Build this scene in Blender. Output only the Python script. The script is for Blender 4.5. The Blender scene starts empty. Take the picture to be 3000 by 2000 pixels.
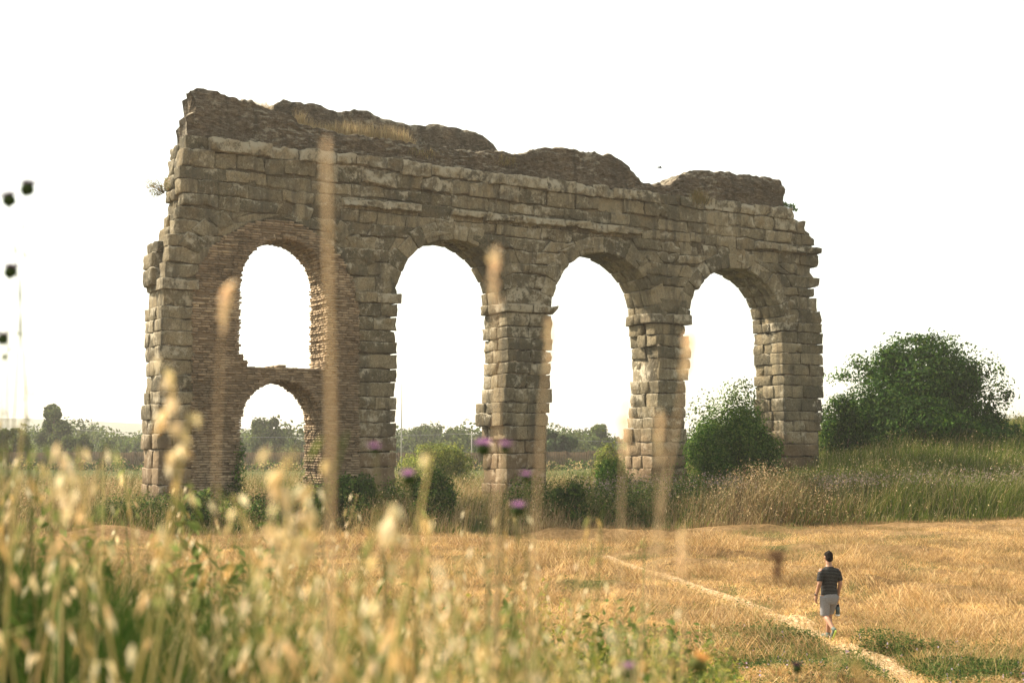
import bpy, bmesh, math
import numpy as np
from mathutils import Vector, Matrix

# ------------------------------------------------------------------ camera, sky, sun, exposure
sc = bpy.context.scene
COL = sc.collection
FPX = 3000 * 50 / 36.0           # focal length in photograph pixels
PITCH = math.atan(300 / FPX)
CAMH = 3.8
cam = bpy.data.cameras.new('camera')
cam.lens = 50; cam.sensor_width = 36; cam.clip_start = 0.05; cam.clip_end = 9000
cam.dof.use_dof = True; cam.dof.focus_distance = 48; cam.dof.aperture_fstop = 3.4
camo = bpy.data.objects.new('camera', cam); COL.objects.link(camo)
camo.location = (0, 0, CAMH); camo.rotation_euler = (math.pi / 2 + PITCH, 0, 0)
sc.camera = camo

SUN_B, SUN_E = math.radians(24), math.radians(46)
SDIR = Vector((-math.cos(SUN_B) * math.cos(SUN_E), math.sin(SUN_B) * math.cos(SUN_E), math.sin(SUN_E)))
world = bpy.data.worlds.new('World'); sc.world = world; world.use_nodes = True
wn = world.node_tree.nodes; wl = world.node_tree.links
bg = wn['Background']
sky = wn.new('ShaderNodeTexSky'); sky.sky_type = 'NISHITA'; sky.sun_disc = False
sky.sun_elevation = SUN_E; sky.sun_rotation = math.atan2(SDIR.x, SDIR.y)
sky.air_density = 1.0; sky.dust_density = 1.2; sky.ozone_density = 1.0
hs = wn.new('ShaderNodeHueSaturation'); hs.inputs['Saturation'].default_value = 0.35
wm = wn.new('ShaderNodeMix'); wm.data_type = 'RGBA'; wm.blend_type = 'MULTIPLY'; wm.inputs[0].default_value = 1
wm.inputs[7].default_value = (1.04, 1.0, 0.84, 1)          # hazy evening air
wl.new(sky.outputs[0], hs.inputs['Color']); wl.new(hs.outputs[0], wm.inputs[6]); wl.new(wm.outputs[2], bg.inputs[0])
bg.inputs[1].default_value = 0.125
sun = bpy.data.lights.new('sun', 'SUN'); sun.energy = 5.0; sun.angle = math.radians(3.0); sun.color = (1, 0.86, 0.68)
suno = bpy.data.objects.new('sun', sun); COL.objects.link(suno)
suno.rotation_euler = SDIR.to_track_quat('Z', 'Y').to_euler()
sc.view_settings.view_transform = 'Standard'; sc.view_settings.look = 'None'
sc.view_settings.exposure = 1.3; sc.view_settings.gamma = 1
sc.cycles.use_denoising = True
sc.cycles.max_bounces = 6; sc.cycles.transparent_max_bounces = 6
sc.cycles.diffuse_bounces = 3; sc.cycles.glossy_bounces = 2; sc.cycles.transmission_bounces = 4

# ------------------------------------------------------------------ helpers
rng = np.random.default_rng(7)
def R(a, b, n=None): return rng.uniform(a, b, n)

def _hash(ix, iy, iz, seed):
    h = (ix * 374761393 + iy * 668265263 + iz * 2147483647 + seed * 1274126177) & 0xffffffff
    h = ((h ^ (h >> 13)) * 1274126177) & 0xffffffff
    h = (h ^ (h >> 16)) & 0xffffffff
    return h.astype(np.float64) / 4294967295.0 * 2 - 1

def vn(P, scale=1.0, seed=0):
    """smooth value noise in -1..1 of points (N,3)"""
    P = np.asarray(P, float) * scale + 1000.37
    I = np.floor(P).astype(np.int64); Fq = P - I; Fq = Fq * Fq * (3 - 2 * Fq)
    out = 0
    for dx in (0, 1):
        for dy in (0, 1):
            for dz in (0, 1):
                w = (Fq[:, 0] if dx else 1 - Fq[:, 0]) * (Fq[:, 1] if dy else 1 - Fq[:, 1]) * (Fq[:, 2] if dz else 1 - Fq[:, 2])
                out = out + w * _hash(I[:, 0] + dx, I[:, 1] + dy, I[:, 2] + dz, seed)
    return out

def vn2(x, y, scale=1.0, seed=0):
    x = np.asarray(x, float); y = np.asarray(y, float)
    return vn(np.stack([x.ravel(), y.ravel(), np.zeros(x.size)], 1), scale, seed).reshape(x.shape)

def sst(a, b, x):
    t = np.clip((np.asarray(x, float) - a) / (b - a), 0, 1); return t * t * (3 - 2 * t)

def make_mesh(name, V, F, tint=None, smooth=False):
    """F: int array (M,k) or list of such arrays; tint: per-vertex float or rgb"""
    V = np.asarray(V, np.float32)
    Fs = F if isinstance(F, list) else [F]
    Fs = [np.asarray(f, np.int32) for f in Fs if len(f)]
    me = bpy.data.meshes.new(name)
    nl = sum(f.size for f in Fs); nf = sum(len(f) for f in Fs)
    me.vertices.add(len(V)); me.vertices.foreach_set('co', V.ravel())
    me.loops.add(nl); me.polygons.add(nf)
    me.loops.foreach_set('vertex_index', np.concatenate([f.ravel() for f in Fs]))
    tot = np.concatenate([np.full(len(f), f.shape[1], np.int32) for f in Fs])
    st = np.concatenate([[0], np.cumsum(tot)[:-1]]).astype(np.int32)
    me.polygons.foreach_set('loop_start', st)
    me.polygons.foreach_set('loop_total', tot)
    if smooth: me.polygons.foreach_set('use_smooth', np.ones(nf, bool))
    me.update(calc_edges=True)
    if tint is not None:
        tint = np.asarray(tint, np.float32)
        if tint.ndim == 1:
            at = me.attributes.new('tint', 'FLOAT', 'POINT'); at.data.foreach_set('value', tint)
        else:
            at = me.attributes.new('tint', 'FLOAT_COLOR', 'POINT')
            at.data.foreach_set('color', np.concatenate([tint, np.ones((len(tint), 1), np.float32)], 1).ravel())
    return me

def add(name, me, mat=None, parent=None, loc=None, rotz=0.0, label=None, cat=None, group=None, kind=None):
    o = bpy.data.objects.new(name, me); COL.objects.link(o)
    if mat is not None and me is not None and not me.materials: me.materials.append(mat)
    if parent is not None: o.parent = parent
    if loc is not None: o.location = loc
    if rotz: o.rotation_euler = (0, 0, rotz)
    if label: o['label'] = label
    if cat: o['category'] = cat
    if group: o['group'] = group
    if kind: o['kind'] = kind
    return o

class MB:
    """collects vertex / face arrays"""
    def __init__(s): s.V = []; s.T = []; s.Q = []; s.C = []; s.n = 0
    def add(s, V, T=None, Q=None, C=None):
        V = np.asarray(V, float).reshape(-1, 3)
        s.V.append(V)
        if T is not None and len(T): s.T.append(np.asarray(T, np.int64) + s.n)
        if Q is not None and len(Q): s.Q.append(np.asarray(Q, np.int64) + s.n)
        if C is not None:
            C = np.asarray(C, float)
            if C.ndim == 1: C = np.tile(C, (len(V), 1))
            s.C.append(C)
        s.n += len(V)
    def mesh(s, name, smooth=False):
        F = []
        if s.T: F.append(np.concatenate(s.T))
        if s.Q: F.append(np.concatenate(s.Q))
        return make_mesh(name, np.concatenate(s.V), F, np.concatenate(s.C) if s.C else None, smooth)

def tube(pts, rad, k=6, cap=True):
    """tube along pts (N,3) with radii; returns V, T, Q"""
    P = np.asarray(pts, float); n = len(P); rad = np.broadcast_to(np.asarray(rad, float), (n,))
    Tg = np.gradient(P, axis=0); Tg /= np.linalg.norm(Tg, axis=1, keepdims=True) + 1e-9
    up = np.array([0, 0, 1.0]) if abs(Tg[0, 2]) < 0.9 else np.array([0, 1.0, 0])
    V = []
    for i in range(n):
        a = np.cross(up, Tg[i]); a /= np.linalg.norm(a) + 1e-9; b = np.cross(Tg[i], a); up = b if abs(b @ Tg[i]) < .5 else up
        th = np.arange(k) * 2 * math.pi / k
        V.append(P[i] + rad[i] * (np.cos(th)[:, None] * a + np.sin(th)[:, None] * b))
        up = b
    V = np.concatenate(V); Q = []
    for i in range(n - 1):
        for j in range(k):
            Q.append((i * k + j, i * k + (j + 1) % k, (i + 1) * k + (j + 1) % k, (i + 1) * k + j))
    T = []
    if cap:
        V = np.concatenate([V, P[:1], P[-1:]])
        for j in range(k):
            T.append((n * k, (j + 1) % k, j)); T.append((n * k + 1, (n - 1) * k + j, (n - 1) * k + (j + 1) % k))
    return V, T, Q

def box(x0, x1, y0, y1, z0, z1):
    V = np.array([(x, y, z) for z in (z0, z1) for y in (y0, y1) for x in (x0, x1)], float)
    Q = [(0, 2, 3, 1), (4, 5, 7, 6), (0, 1, 5, 4), (2, 6, 7, 3), (0, 4, 6, 2), (1, 3, 7, 5)]
    return V, Q

def ray(px, py):
    x = (px - 1500) / FPX; y = (1000 - py) / FPX
    return np.array([x, math.cos(PITCH) - y * math.sin(PITCH), math.sin(PITCH) + y * math.cos(PITCH)])

def at(px, py, depth):
    """world point seen at that pixel of the photograph at that depth along +Y"""
    r = ray(px, py); s = depth / r[1]
    return Vector((r[0] * s, depth, CAMH + r[2] * s))

# ------------------------------------------------------------------ materials
def new_mat(name):
    m = bpy.data.materials.new(name); m.use_nodes = True
    nt = m.node_tree; return m, nt, nt.nodes, nt.links, nt.nodes['Principled BSDF']

def ramp(nt, src, stops):
    r = nt.nodes.new('ShaderNodeValToRGB'); els = r.color_ramp.elements
    while len(els) < len(stops): els.new(0.5)
    for e, (p, c) in zip(els, stops):
        e.position = p; e.color = (*c, 1) if len(c) == 3 else c
    nt.links.new(src, r.inputs[0]); return r.outputs[0]

def noise(nt, vec, scale, detail=3, rough=0.55, dist=0):
    n = nt.nodes.new('ShaderNodeTexNoise'); n.inputs['Scale'].default_value = scale
    n.inputs['Detail'].default_value = detail; n.inputs['Roughness'].default_value = rough
    n.inputs['Distortion'].default_value = dist
    if vec is not None: nt.links.new(vec, n.inputs['Vector'])
    return n.outputs['Fac']

def mix(nt, fac, a, b, mode='MIX'):
    m = nt.nodes.new('ShaderNodeMix'); m.data_type = 'RGBA'; m.blend_type = mode
    for sock, v in ((m.inputs[0], fac), (m.inputs[6], a), (m.inputs[7], b)):
        if hasattr(v, 'is_linked'): nt.links.new(v, sock)
        elif isinstance(v, (int, float)): sock.default_value = v
        else: sock.default_value = (*v, 1)
    return m.outputs[2]

def mathn(nt, op, a, b=None, clamp=False):
    m = nt.nodes.new('ShaderNodeMath'); m.operation = op; m.use_clamp = clamp
    for s, v in ((m.inputs[0], a), (m.inputs[1], b)):
        if v is None: continue
        if hasattr(v, 'is_linked'): nt.links.new(v, s)
        else: s.default_value = v
    return m.outputs[0]

def mapping(nt, vec, scale=(1, 1, 1), rot=(0, 0, 0)):
    m = nt.nodes.new('ShaderNodeMapping'); m.inputs['Scale'].default_value = scale; m.inputs['Rotation'].default_value = rot
    nt.links.new(vec, m.inputs['Vector']); return m.outputs[0]

def bump(nt, h, strength, dist, normal=None):
    b = nt.nodes.new('ShaderNodeBump'); b.inputs['Strength'].default_value = strength; b.inputs['Distance'].default_value = dist
    nt.links.new(h, b.inputs['Height'])
    if normal is not None: nt.links.new(normal, b.inputs['Normal'])
    return b.outputs[0]

def worldpos(nt):
    return nt.nodes.new('ShaderNodeNewGeometry').outputs['Position']

def stone_mat(name, dark, light, lichen=0.5, obj_rand=0.35, rubble=False, red=0.0):
    m, nt, N, L, B = new_mat(name)
    geo = N.new('ShaderNodeNewGeometry'); pos = geo.outputs['Position']
    oi = N.new('ShaderNodeObjectInfo')
    n1 = noise(nt, pos, 0.55, 4, 0.6)
    n2 = noise(nt, pos, 7.0, 5, 0.7)
    f = mathn(nt, 'ADD', mathn(nt, 'MULTIPLY', n1, 0.55), mathn(nt, 'MULTIPLY', n2, 0.45))
    f = mathn(nt, 'ADD', f, mathn(nt, 'MULTIPLY', mathn(nt, 'SUBTRACT', oi.outputs['Random'], 0.5), obj_rand))
    c = ramp(nt, f, [(0.36, dark), (0.64, light)])
    nsp = noise(nt, pos, 26.0, 3, 0.7)
    c = mix(nt, ramp(nt, nsp, [(0.38, (0.6, 0.6, 0.6)), (0.5, (0, 0, 0))]), c, tuple(np.array(dark) * .5))
    c = mix(nt, ramp(nt, nsp, [(0.56, (0, 0, 0)), (0.68, (0.55, 0.55, 0.55))]), c, tuple(np.array(light) * 1.35))
    # reddish weathered stones by hue variation
    n3 = noise(nt, pos, 1.3, 3)
    c = mix(nt, ramp(nt, n3, [(0.5, (0, 0, 0)), (0.8, (0.55, 0.55, 0.55))]), c, (0.24, 0.175, 0.095))
    # dark algae in vertical runs
    sp = mapping(nt, pos, (1.6, 1.6, 0.22))
    n4 = noise(nt, sp, 1.4, 4, 0.65)
    c = mix(nt, ramp(nt, n4, [(0.47, (0, 0, 0)), (0.66, (0.8, 0.8, 0.8))]), c, (0.07, 0.064, 0.047))
    # grey-white lichen crust: patches, more on upward ledges
    sep = N.new('ShaderNodeSeparateXYZ'); L.new(geo.outputs['Normal'], sep.inputs[0])
    n5 = noise(nt, mapping(nt, pos, (1, 1, 0.8)), 2.6, 7, 0.78)
    n6 = noise(nt, pos, 0.35, 2)
    up = mathn(nt, 'MULTIPLY', mathn(nt, 'MAXIMUM', sep.outputs[2], 0), 0.22)
    lf = mathn(nt, 'ADD', mathn(nt, 'ADD', n5, up), mathn(nt, 'MULTIPLY', mathn(nt, 'SUBTRACT', n6, 0.5), 0.5))
    lm = ramp(nt, lf, [(0.60 - 0.09 * lichen, (0, 0, 0)), (0.70 - 0.09 * lichen, (0.85, 0.85, 0.85))])
    c = mix(nt, lm, c, (0.36, 0.325, 0.245))
    # few bright plaster / salt spots
    n7 = noise(nt, mapping(nt, pos, (2.2, 2.2, 0.9)), 1.6, 6, 0.75)
    c = mix(nt, ramp(nt, n7, [(0.685, (0, 0, 0)), (0.71, (0.9, 0.9, 0.9))]), c, (0.58, 0.49, 0.37))
    if red:
        z = N.new('ShaderNodeSeparateXYZ'); L.new(pos, z.inputs[0])
        zz = mathn(nt, 'ADD', z.outputs[2], mathn(nt, 'MULTIPLY', n1, 2.0))
        rf = ramp(nt, mathn(nt, 'DIVIDE', zz, 10.0), [(0.42, (red, red, red)), (0.6, (0, 0, 0))])
        c = mix(nt, rf, c, (0.25, 0.135, 0.065))
    L.new(c, B.inputs['Base Color']); B.inputs['Roughness'].default_value = 0.95
    B.inputs['Specular IOR Level'].default_value = 0.15
    hb = noise(nt, pos, 5.0, 6, 0.65)
    nb = bump(nt, hb, 0.9, 0.09)
    v = N.new('ShaderNodeTexVoronoi'); v.inputs['Scale'].default_value = 9.0; L.new(pos, v.inputs['Vector'])
    nb = bump(nt, v.outputs['Distance'], 0.35, 0.03, nb)
    if rubble:
        lay = noise(nt, mapping(nt, pos, (1.0, 1.0, 3.2)), 4.2, 4, 0.65, 0.4)
        nb = bump(nt, lay, 1.0, 0.2, nb)
        c2_ = mix(nt, ramp(nt, lay, [(0.4, (.7, .7, .7)), (0.52, (0, 0, 0))]), c, tuple(np.array(dark) * .6)); c2_ = mix(nt, ramp(nt, lay, [(0.56, (0, 0, 0)), (0.7, (.5, .5, .5))]), c2_, tuple(np.array(light) * 1.3)); L.new(c2_, B.inputs['Base Color'])
    L.new(nb, B.inputs['Normal'])
    return m

M = {}
M['stone'] = stone_mat('tufa_stone', (0.085, 0.075, 0.047), (0.255, 0.215, 0.138), 0.42, red=0.3)
M['core'] = stone_mat('mortar_core', (0.085, 0.074, 0.048), (0.225, 0.188, 0.122), 0.2, 0)
M['cornice'] = stone_mat('lichen_stone', (0.105, 0.093, 0.064), (0.27, 0.232, 0.16), 1.3)
M['rubble'] = stone_mat('rubble_concrete', (0.10, 0.08, 0.055), (0.25, 0.2, 0.14), 0.1, 0, True)

def brick_mat():
    m, nt, N, L, B = new_mat('old_brick')
    a = N.new('ShaderNodeAttribute'); a.attribute_name = 'tint'
    pos = worldpos(nt)
    c = ramp(nt, a.outputs['Fac'], [(0, (0.11, 0.082, 0.053)), (0.5, (0.24, 0.178, 0.115)), (1, (0.42, 0.325, 0.215))])
    n4 = noise(nt, mapping(nt, pos, (1.4, 1.4, 0.3)), 1.2, 4, 0.65)
    c = mix(nt, ramp(nt, n4, [(0.5, (0, 0, 0)), (0.75, (0.7, 0.7, 0.7))]), c, (0.09, 0.078, 0.055))
    L.new(c, B.inputs['Base Color']); B.inputs['Roughness'].default_value = 0.95
    B.inputs['Specular IOR Level'].default_value = 0.1
    L.new(bump(nt, noise(nt, pos, 14, 4, 0.7), 0.8, 0.03), B.inputs['Normal'])
    return m
M['brick'] = brick_mat()

def leaf_mat(name, trans=0.35, rough=0.6, spec=0.25):
    """colour from the rgb 'tint' attribute, light passes through the blade"""
    m, nt, N, L, B = new_mat(name)
    a = N.new('ShaderNodeAttribute'); a.attribute_name = 'tint'
    L.new(a.outputs['Color'], B.inputs['Base Color']); B.inputs['Roughness'].default_value = rough
    B.inputs['Specular IOR Level'].default_value = spec
    t = N.new('ShaderNodeBsdfTranslucent'); g = N.new('ShaderNodeMixShader'); g.inputs[0].default_value = trans
    hs_ = N.new('ShaderNodeHueSaturation'); hs_.inputs['Value'].default_value = 1.25; hs_.inputs['Saturation'].default_value = 1.04
    L.new(a.outputs['Color'], hs_.inputs['Color']); L.new(hs_.outputs[0], t.inputs['Color'])
    L.new(B.outputs[0], g.inputs[1]); L.new(t.outputs[0], g.inputs[2])
    L.new(g.outputs[0], N['Material Output'].inputs['Surface'])
    return m
M['leaf'] = leaf_mat('leaf', 0.28, 0.75, 0.07)
M['grass'] = leaf_mat('grass_blade', 0.24, 0.8, 0.06)
M['straw'] = leaf_mat('straw', 0.36, 0.8, 0.08)

def plain(name, col, rough=0.7, spec=0.3, nscale=8, var=0.15, bumpd=0.0):
    m, nt, N, L, B = new_mat(name)
    tc = N.new('ShaderNodeTexCoord')
    n = noise(nt, tc.outputs['Object'], nscale, 4)
    c = np.array(col)
    L.new(ramp(nt, n, [(0.3, tuple(c * (1 - var))), (0.7, tuple(np.minimum(c * (1 + var), 1)))]), B.inputs['Base Color'])
    B.inputs['Roughness'].default_value = rough; B.inputs['Specular IOR Level'].default_value = spec
    if bumpd: L.new(bump(nt, n, 0.6, bumpd), B.inputs['Normal'])
    return m
M['bark'] = plain('bark', (0.10, 0.075, 0.05), 0.9, 0.1, 12, 0.4, 0.03)

# ------------------------------------------------------------------ ground
PATH = None
EX = np.array([-400, -40, -15, 0, 6.5, 12.2, 20, 45, 400.]); EY = np.array([60, 55, 53.2, 52, 54.0, 56.5, 59.2, 66, 70.])
def edge(x): return np.interp(x, EX, EY) + 0.5 * vn2(x, x * 0, 0.45, 5)
def ground(x, y):
    x = np.asarray(x, float); y = np.asarray(y, float)
    e = np.interp(x, EX, EY)
    near = 2.6 * (1 - sst(2.0, 20.0, y)) * (1 - 0.55 * sst(1.5, 9, x) * sst(3, 10, y))
    fld = 0.02 * np.clip(y - 30, 0, 30)
    bank = 0.3 * sst(0, 4, y - e) + 3.7 * sst(0, 28, y - e) * sst(3, 26, x) * (1 - sst(105, 190, y))
    infield = sst(16, 22, y) * (1 - sst(-1.5, 1.0, y - e))
    # windrows of cut hay lying across the field
    wy = y + 0.25 * x + 2.2 * vn2(x, y, 0.12, 3)
    rid = np.clip(np.sin(wy * 2 * math.pi / 3.4), 0, 1) ** 2 * np.clip(0.35 + 1.1 * vn2(x, y, 0.3, 8), 0, 1) * 0.34
    tuf = np.clip(vn2(x + .3 * y, y * 1.5, 0.75, 17), 0, 1) ** 1.5 * 0.3 * np.clip(.5 + vn2(x, y, .2, 18), 0, 1)
    rel = infield * (rid + tuf + 0.06 * vn2(x, y, 1.1, 1) + 0.035 * vn2(x, y, 3.0, 2))
    if PATH is not None: rel = rel * (1 - 0.92 * np.exp(-(path_dist(x, y) / 0.75) ** 2))
    rough = (1 - infield) * 0.08 * vn2(x, y, 0.6, 4) * (1 - sst(60, 200, y))
    return near + fld + bank + rel + rough

def axis(lo, hi, dense_lo, dense_hi, step, growth=1.18):
    a = list(np.arange(dense_lo, dense_hi + 1e-6, step))
    s = step
    while a[-1] < hi: s *= growth; a.append(a[-1] + s)
    s = step; pre = []
    v = dense_lo
    while v > lo: s *= growth; v -= s; pre.append(v)
    return np.array(pre[::-1] + a)

PATHPX = [(2790, 2060), (2700, 2000), (2570, 1930), (2470, 1886), (2330, 1832), (2200, 1778), (2080, 1728), (1960, 1686), (1860, 1650), (1770, 1620)]
def field_pt(px, py):
    r = ray(px, py)
    lo, hi = 5.0, 120.0
    for _ in range(50):
        md = (lo + hi) / 2; s = md / r[1]
        if CAMH + r[2] * s > float(ground(np.array([r[0] * s]), np.array([md]))[0]): lo = md
        else: hi = md
    s = lo / r[1]; return np.array([r[0] * s, lo])
PATH = np.array([field_pt(*p) for p in PATHPX])
def path_dist(x, y):
    d = np.full(np.shape(x), 1e9)
    for i in range(len(PATH) - 1):
        a, b = PATH[i], PATH[i + 1]; ab = b - a
        t = np.clip(((x - a[0]) * ab[0] + (y - a[1]) * ab[1]) / (ab @ ab), 0, 1)
        d = np.minimum(d, np.hypot(x - a[0] - t * ab[0], y - a[1] - t * ab[1]))
    return d
gx = axis(-5000, 5000, -26, 34, 0.3); gy = axis(-300, 7000, 14, 66, 0.25)
GX, GY = np.meshgrid(gx, gy)
GZ = ground(GX, GY)
nx, ny = len(gx), len(gy)
idx = np.arange(nx * ny).reshape(ny, nx)
GQ = np.stack([idx[:-1, :-1], idx[:-1, 1:], idx[1:, 1:], idx[1:, :-1]], -1).reshape(-1, 4)

def greenness(x, y):
    """clover and weeds: thick beside the near end of the path, thin patches elsewhere"""
    g = 0.75 * sst(0.1, 0.5, vn2(x, y * 1.4, 0.3, 21) * 0.55 + vn2(x, y * 1.6, 0.9, 22) * 0.6)
    g = g + 1.3 * np.exp(-((x - 7.6) / 3.8) ** 2 - ((y - 24.0) / 2.2) ** 2) * sst(-0.25, 0.3, vn2(x, y, 0.9, 23) + .1)
    return np.clip(g, 0, 1)

def ground_mat():
    m, nt, N, L, B = new_mat('mown_field')
    pos = worldpos(nt); a = N.new('ShaderNodeAttribute'); a.attribute_name = 'tint'
    n1 = noise(nt, mapping(nt, pos, (0.6, 1.6, 1), (0, 0, 0.25)), 1.2, 6, 0.7)
    n2 = noise(nt, pos, 9, 5, 0.75)
    f = mathn(nt, 'ADD', mathn(nt, 'MULTIPLY', n1, 0.5), mathn(nt, 'MULTIPLY', n2, 0.5))
    c = ramp(nt, f, [(0.34, (0.075, 0.05, 0.022)), (0.5, (0.21, 0.135, 0.062)), (0.66, (0.37, 0.255, 0.13))])
    g = ramp(nt, n2, [(0.35, (0.03, 0.045, 0.012)), (0.7, (0.09, 0.11, 0.03))])
    c = mix(nt, a.outputs['Fac'], c, g)
    L.new(c, B.inputs['Base Color']); B.inputs['Roughness'].default_value = 1; B.inputs['Specular IOR Level'].default_value = 0.05
    L.new(bump(nt, f, 1.0, 0.12), B.inputs['Normal'])
    return m
E_ = np.interp(GX, EX, EY)
gt = np.clip(sst(-0.5, 2.5, GY - E_) * 0.9 + greenness(GX, GY) * sst(15, 22, GY) * (1 - sst(-1, 1, GY - E_)) + (1 - sst(14, 19, GY)) * 0.5, 0, 1)
add('ground', make_mesh('ground', np.stack([GX, GY, GZ], -1).reshape(-1, 3), GQ, gt.ravel(), True), ground_mat(), kind='structure')

# trodden path
seg = np.concatenate([[0], np.cumsum(np.hypot(*np.diff(PATH, axis=0).T))])
ss = np.arange(0, seg[-1], 0.12)
pc = np.stack([np.interp(ss, seg, PATH[:, 0]), np.interp(ss, seg, PATH[:, 1])], 1)
tg = np.gradient(pc, axis=0); tg /= np.linalg.norm(tg, axis=1, keepdims=True); nm = np.stack([-tg[:, 1], tg[:, 0]], 1)
pv = []; PW = 13
for k, w in enumerate(np.linspace(-1, 1, PW)):
    hw = 0.44 + 0.18 * vn2(ss, ss * 0 + (1 if w > 0 else 7), 0.6, 31) + 0.1 * vn2(ss, ss * 0 + (1 if w > 0 else 7), 2.2, 32)
    hw = np.maximum(hw, 0.1) * (1 - 0.55 * sst(8, 20, ss))
    q = pc + nm * (w * hw)[:, None]
    z = ground(q[:, 0], q[:, 1]) + 0.016 - 0.03 * (abs(w) > 0.99)
    pv.append(np.stack([q[:, 0], q[:, 1], z], 1))
pv = np.stack(pv, 1); ii = np.arange(len(ss) * PW).reshape(len(ss), PW)
pq = np.stack([ii[:-1, :-1], ii[:-1, 1:], ii[1:, 1:], ii[1:, :-1]], -1).reshape(-1, 4)
def path_mat():
    m, nt, N, L, B = new_mat('trodden_straw')
    pos = worldpos(nt)
    n1 = noise(nt, mapping(nt, pos, (2.5, 0.8, 1), (0, 0, 0.6)), 6, 6, 0.75)
    c = ramp(nt, n1, [(0.40, (0.16, 0.105, 0.05)), (0.5, (0.36, 0.26, 0.145)), (0.62, (0.56, 0.43, 0.27))])
    L.new(c, B.inputs['Base Color']); B.inputs['Roughness'].default_value = 1; B.inputs['Specular IOR Level'].default_value = 0.05
    L.new(bump(nt, n1, 0.8, 0.05), B.inputs['Normal']); return m
add('path', make_mesh('path', pv.reshape(-1, 3), pq, None, True), path_mat(), kind='structure')

# far hill on the left
hv = []; hx = np.linspace(-900, 500, 60)
for j, t in enumerate(np.linspace(0, 1, 6)):
    hh = np.interp(hx, [-900, -560, -420, -250, 0, 500], [44, 36, 28, 20, 12, 6]) * math.sin(t * math.pi / 2) + 1.5 * vn2(hx, hx * 0, 0.03, 2) * t
    hv.append(np.stack([hx, np.full(60, 1500 + 300 * t), hh - 1.5], 1))
hv = np.stack(hv, 0).reshape(-1, 3); hi = np.arange(360).reshape(6, 60)
add('hill', make_mesh('hill', hv, np.stack([hi[:-1, :-1], hi[:-1, 1:], hi[1:, 1:], hi[1:, :-1]], -1).reshape(-1, 4), None, True),
    plain('hill_scrub', (0.10, 0.11, 0.07), 1, 0.05, 0.02, 0.3), kind='structure')

exec_marker = 'structure'
# ------------------------------------------------------------------ the aqueduct
WA = math.radians(30); D0 = 66.0; TW = 2.3
WD = np.array([math.cos(WA), math.sin(WA)]); WN = np.array([-math.sin(WA), math.cos(WA)]); WO = np.array([0, D0])
def W(px, py, t=0.0):
    """photograph pixel -> (u, v) on the wall plane t metres behind its front face"""
    r = ray(px, py); s = (t + WO @ WN) / (r[:2] @ WN); P = r[:2] * s
    return float((P - WO) @ WD), float(r[2] * s + CAMH)
def Wg(u, t=0):    # wall coordinates -> world x, y
    return WO + u * WD + t * WN

BASE = 1.0
aq = add('aqueduct', None, loc=(0, D0, BASE), rotz=WA, label='tall ruined Roman aqueduct of brown stone blocks with four arches', cat='aqueduct')

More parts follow.
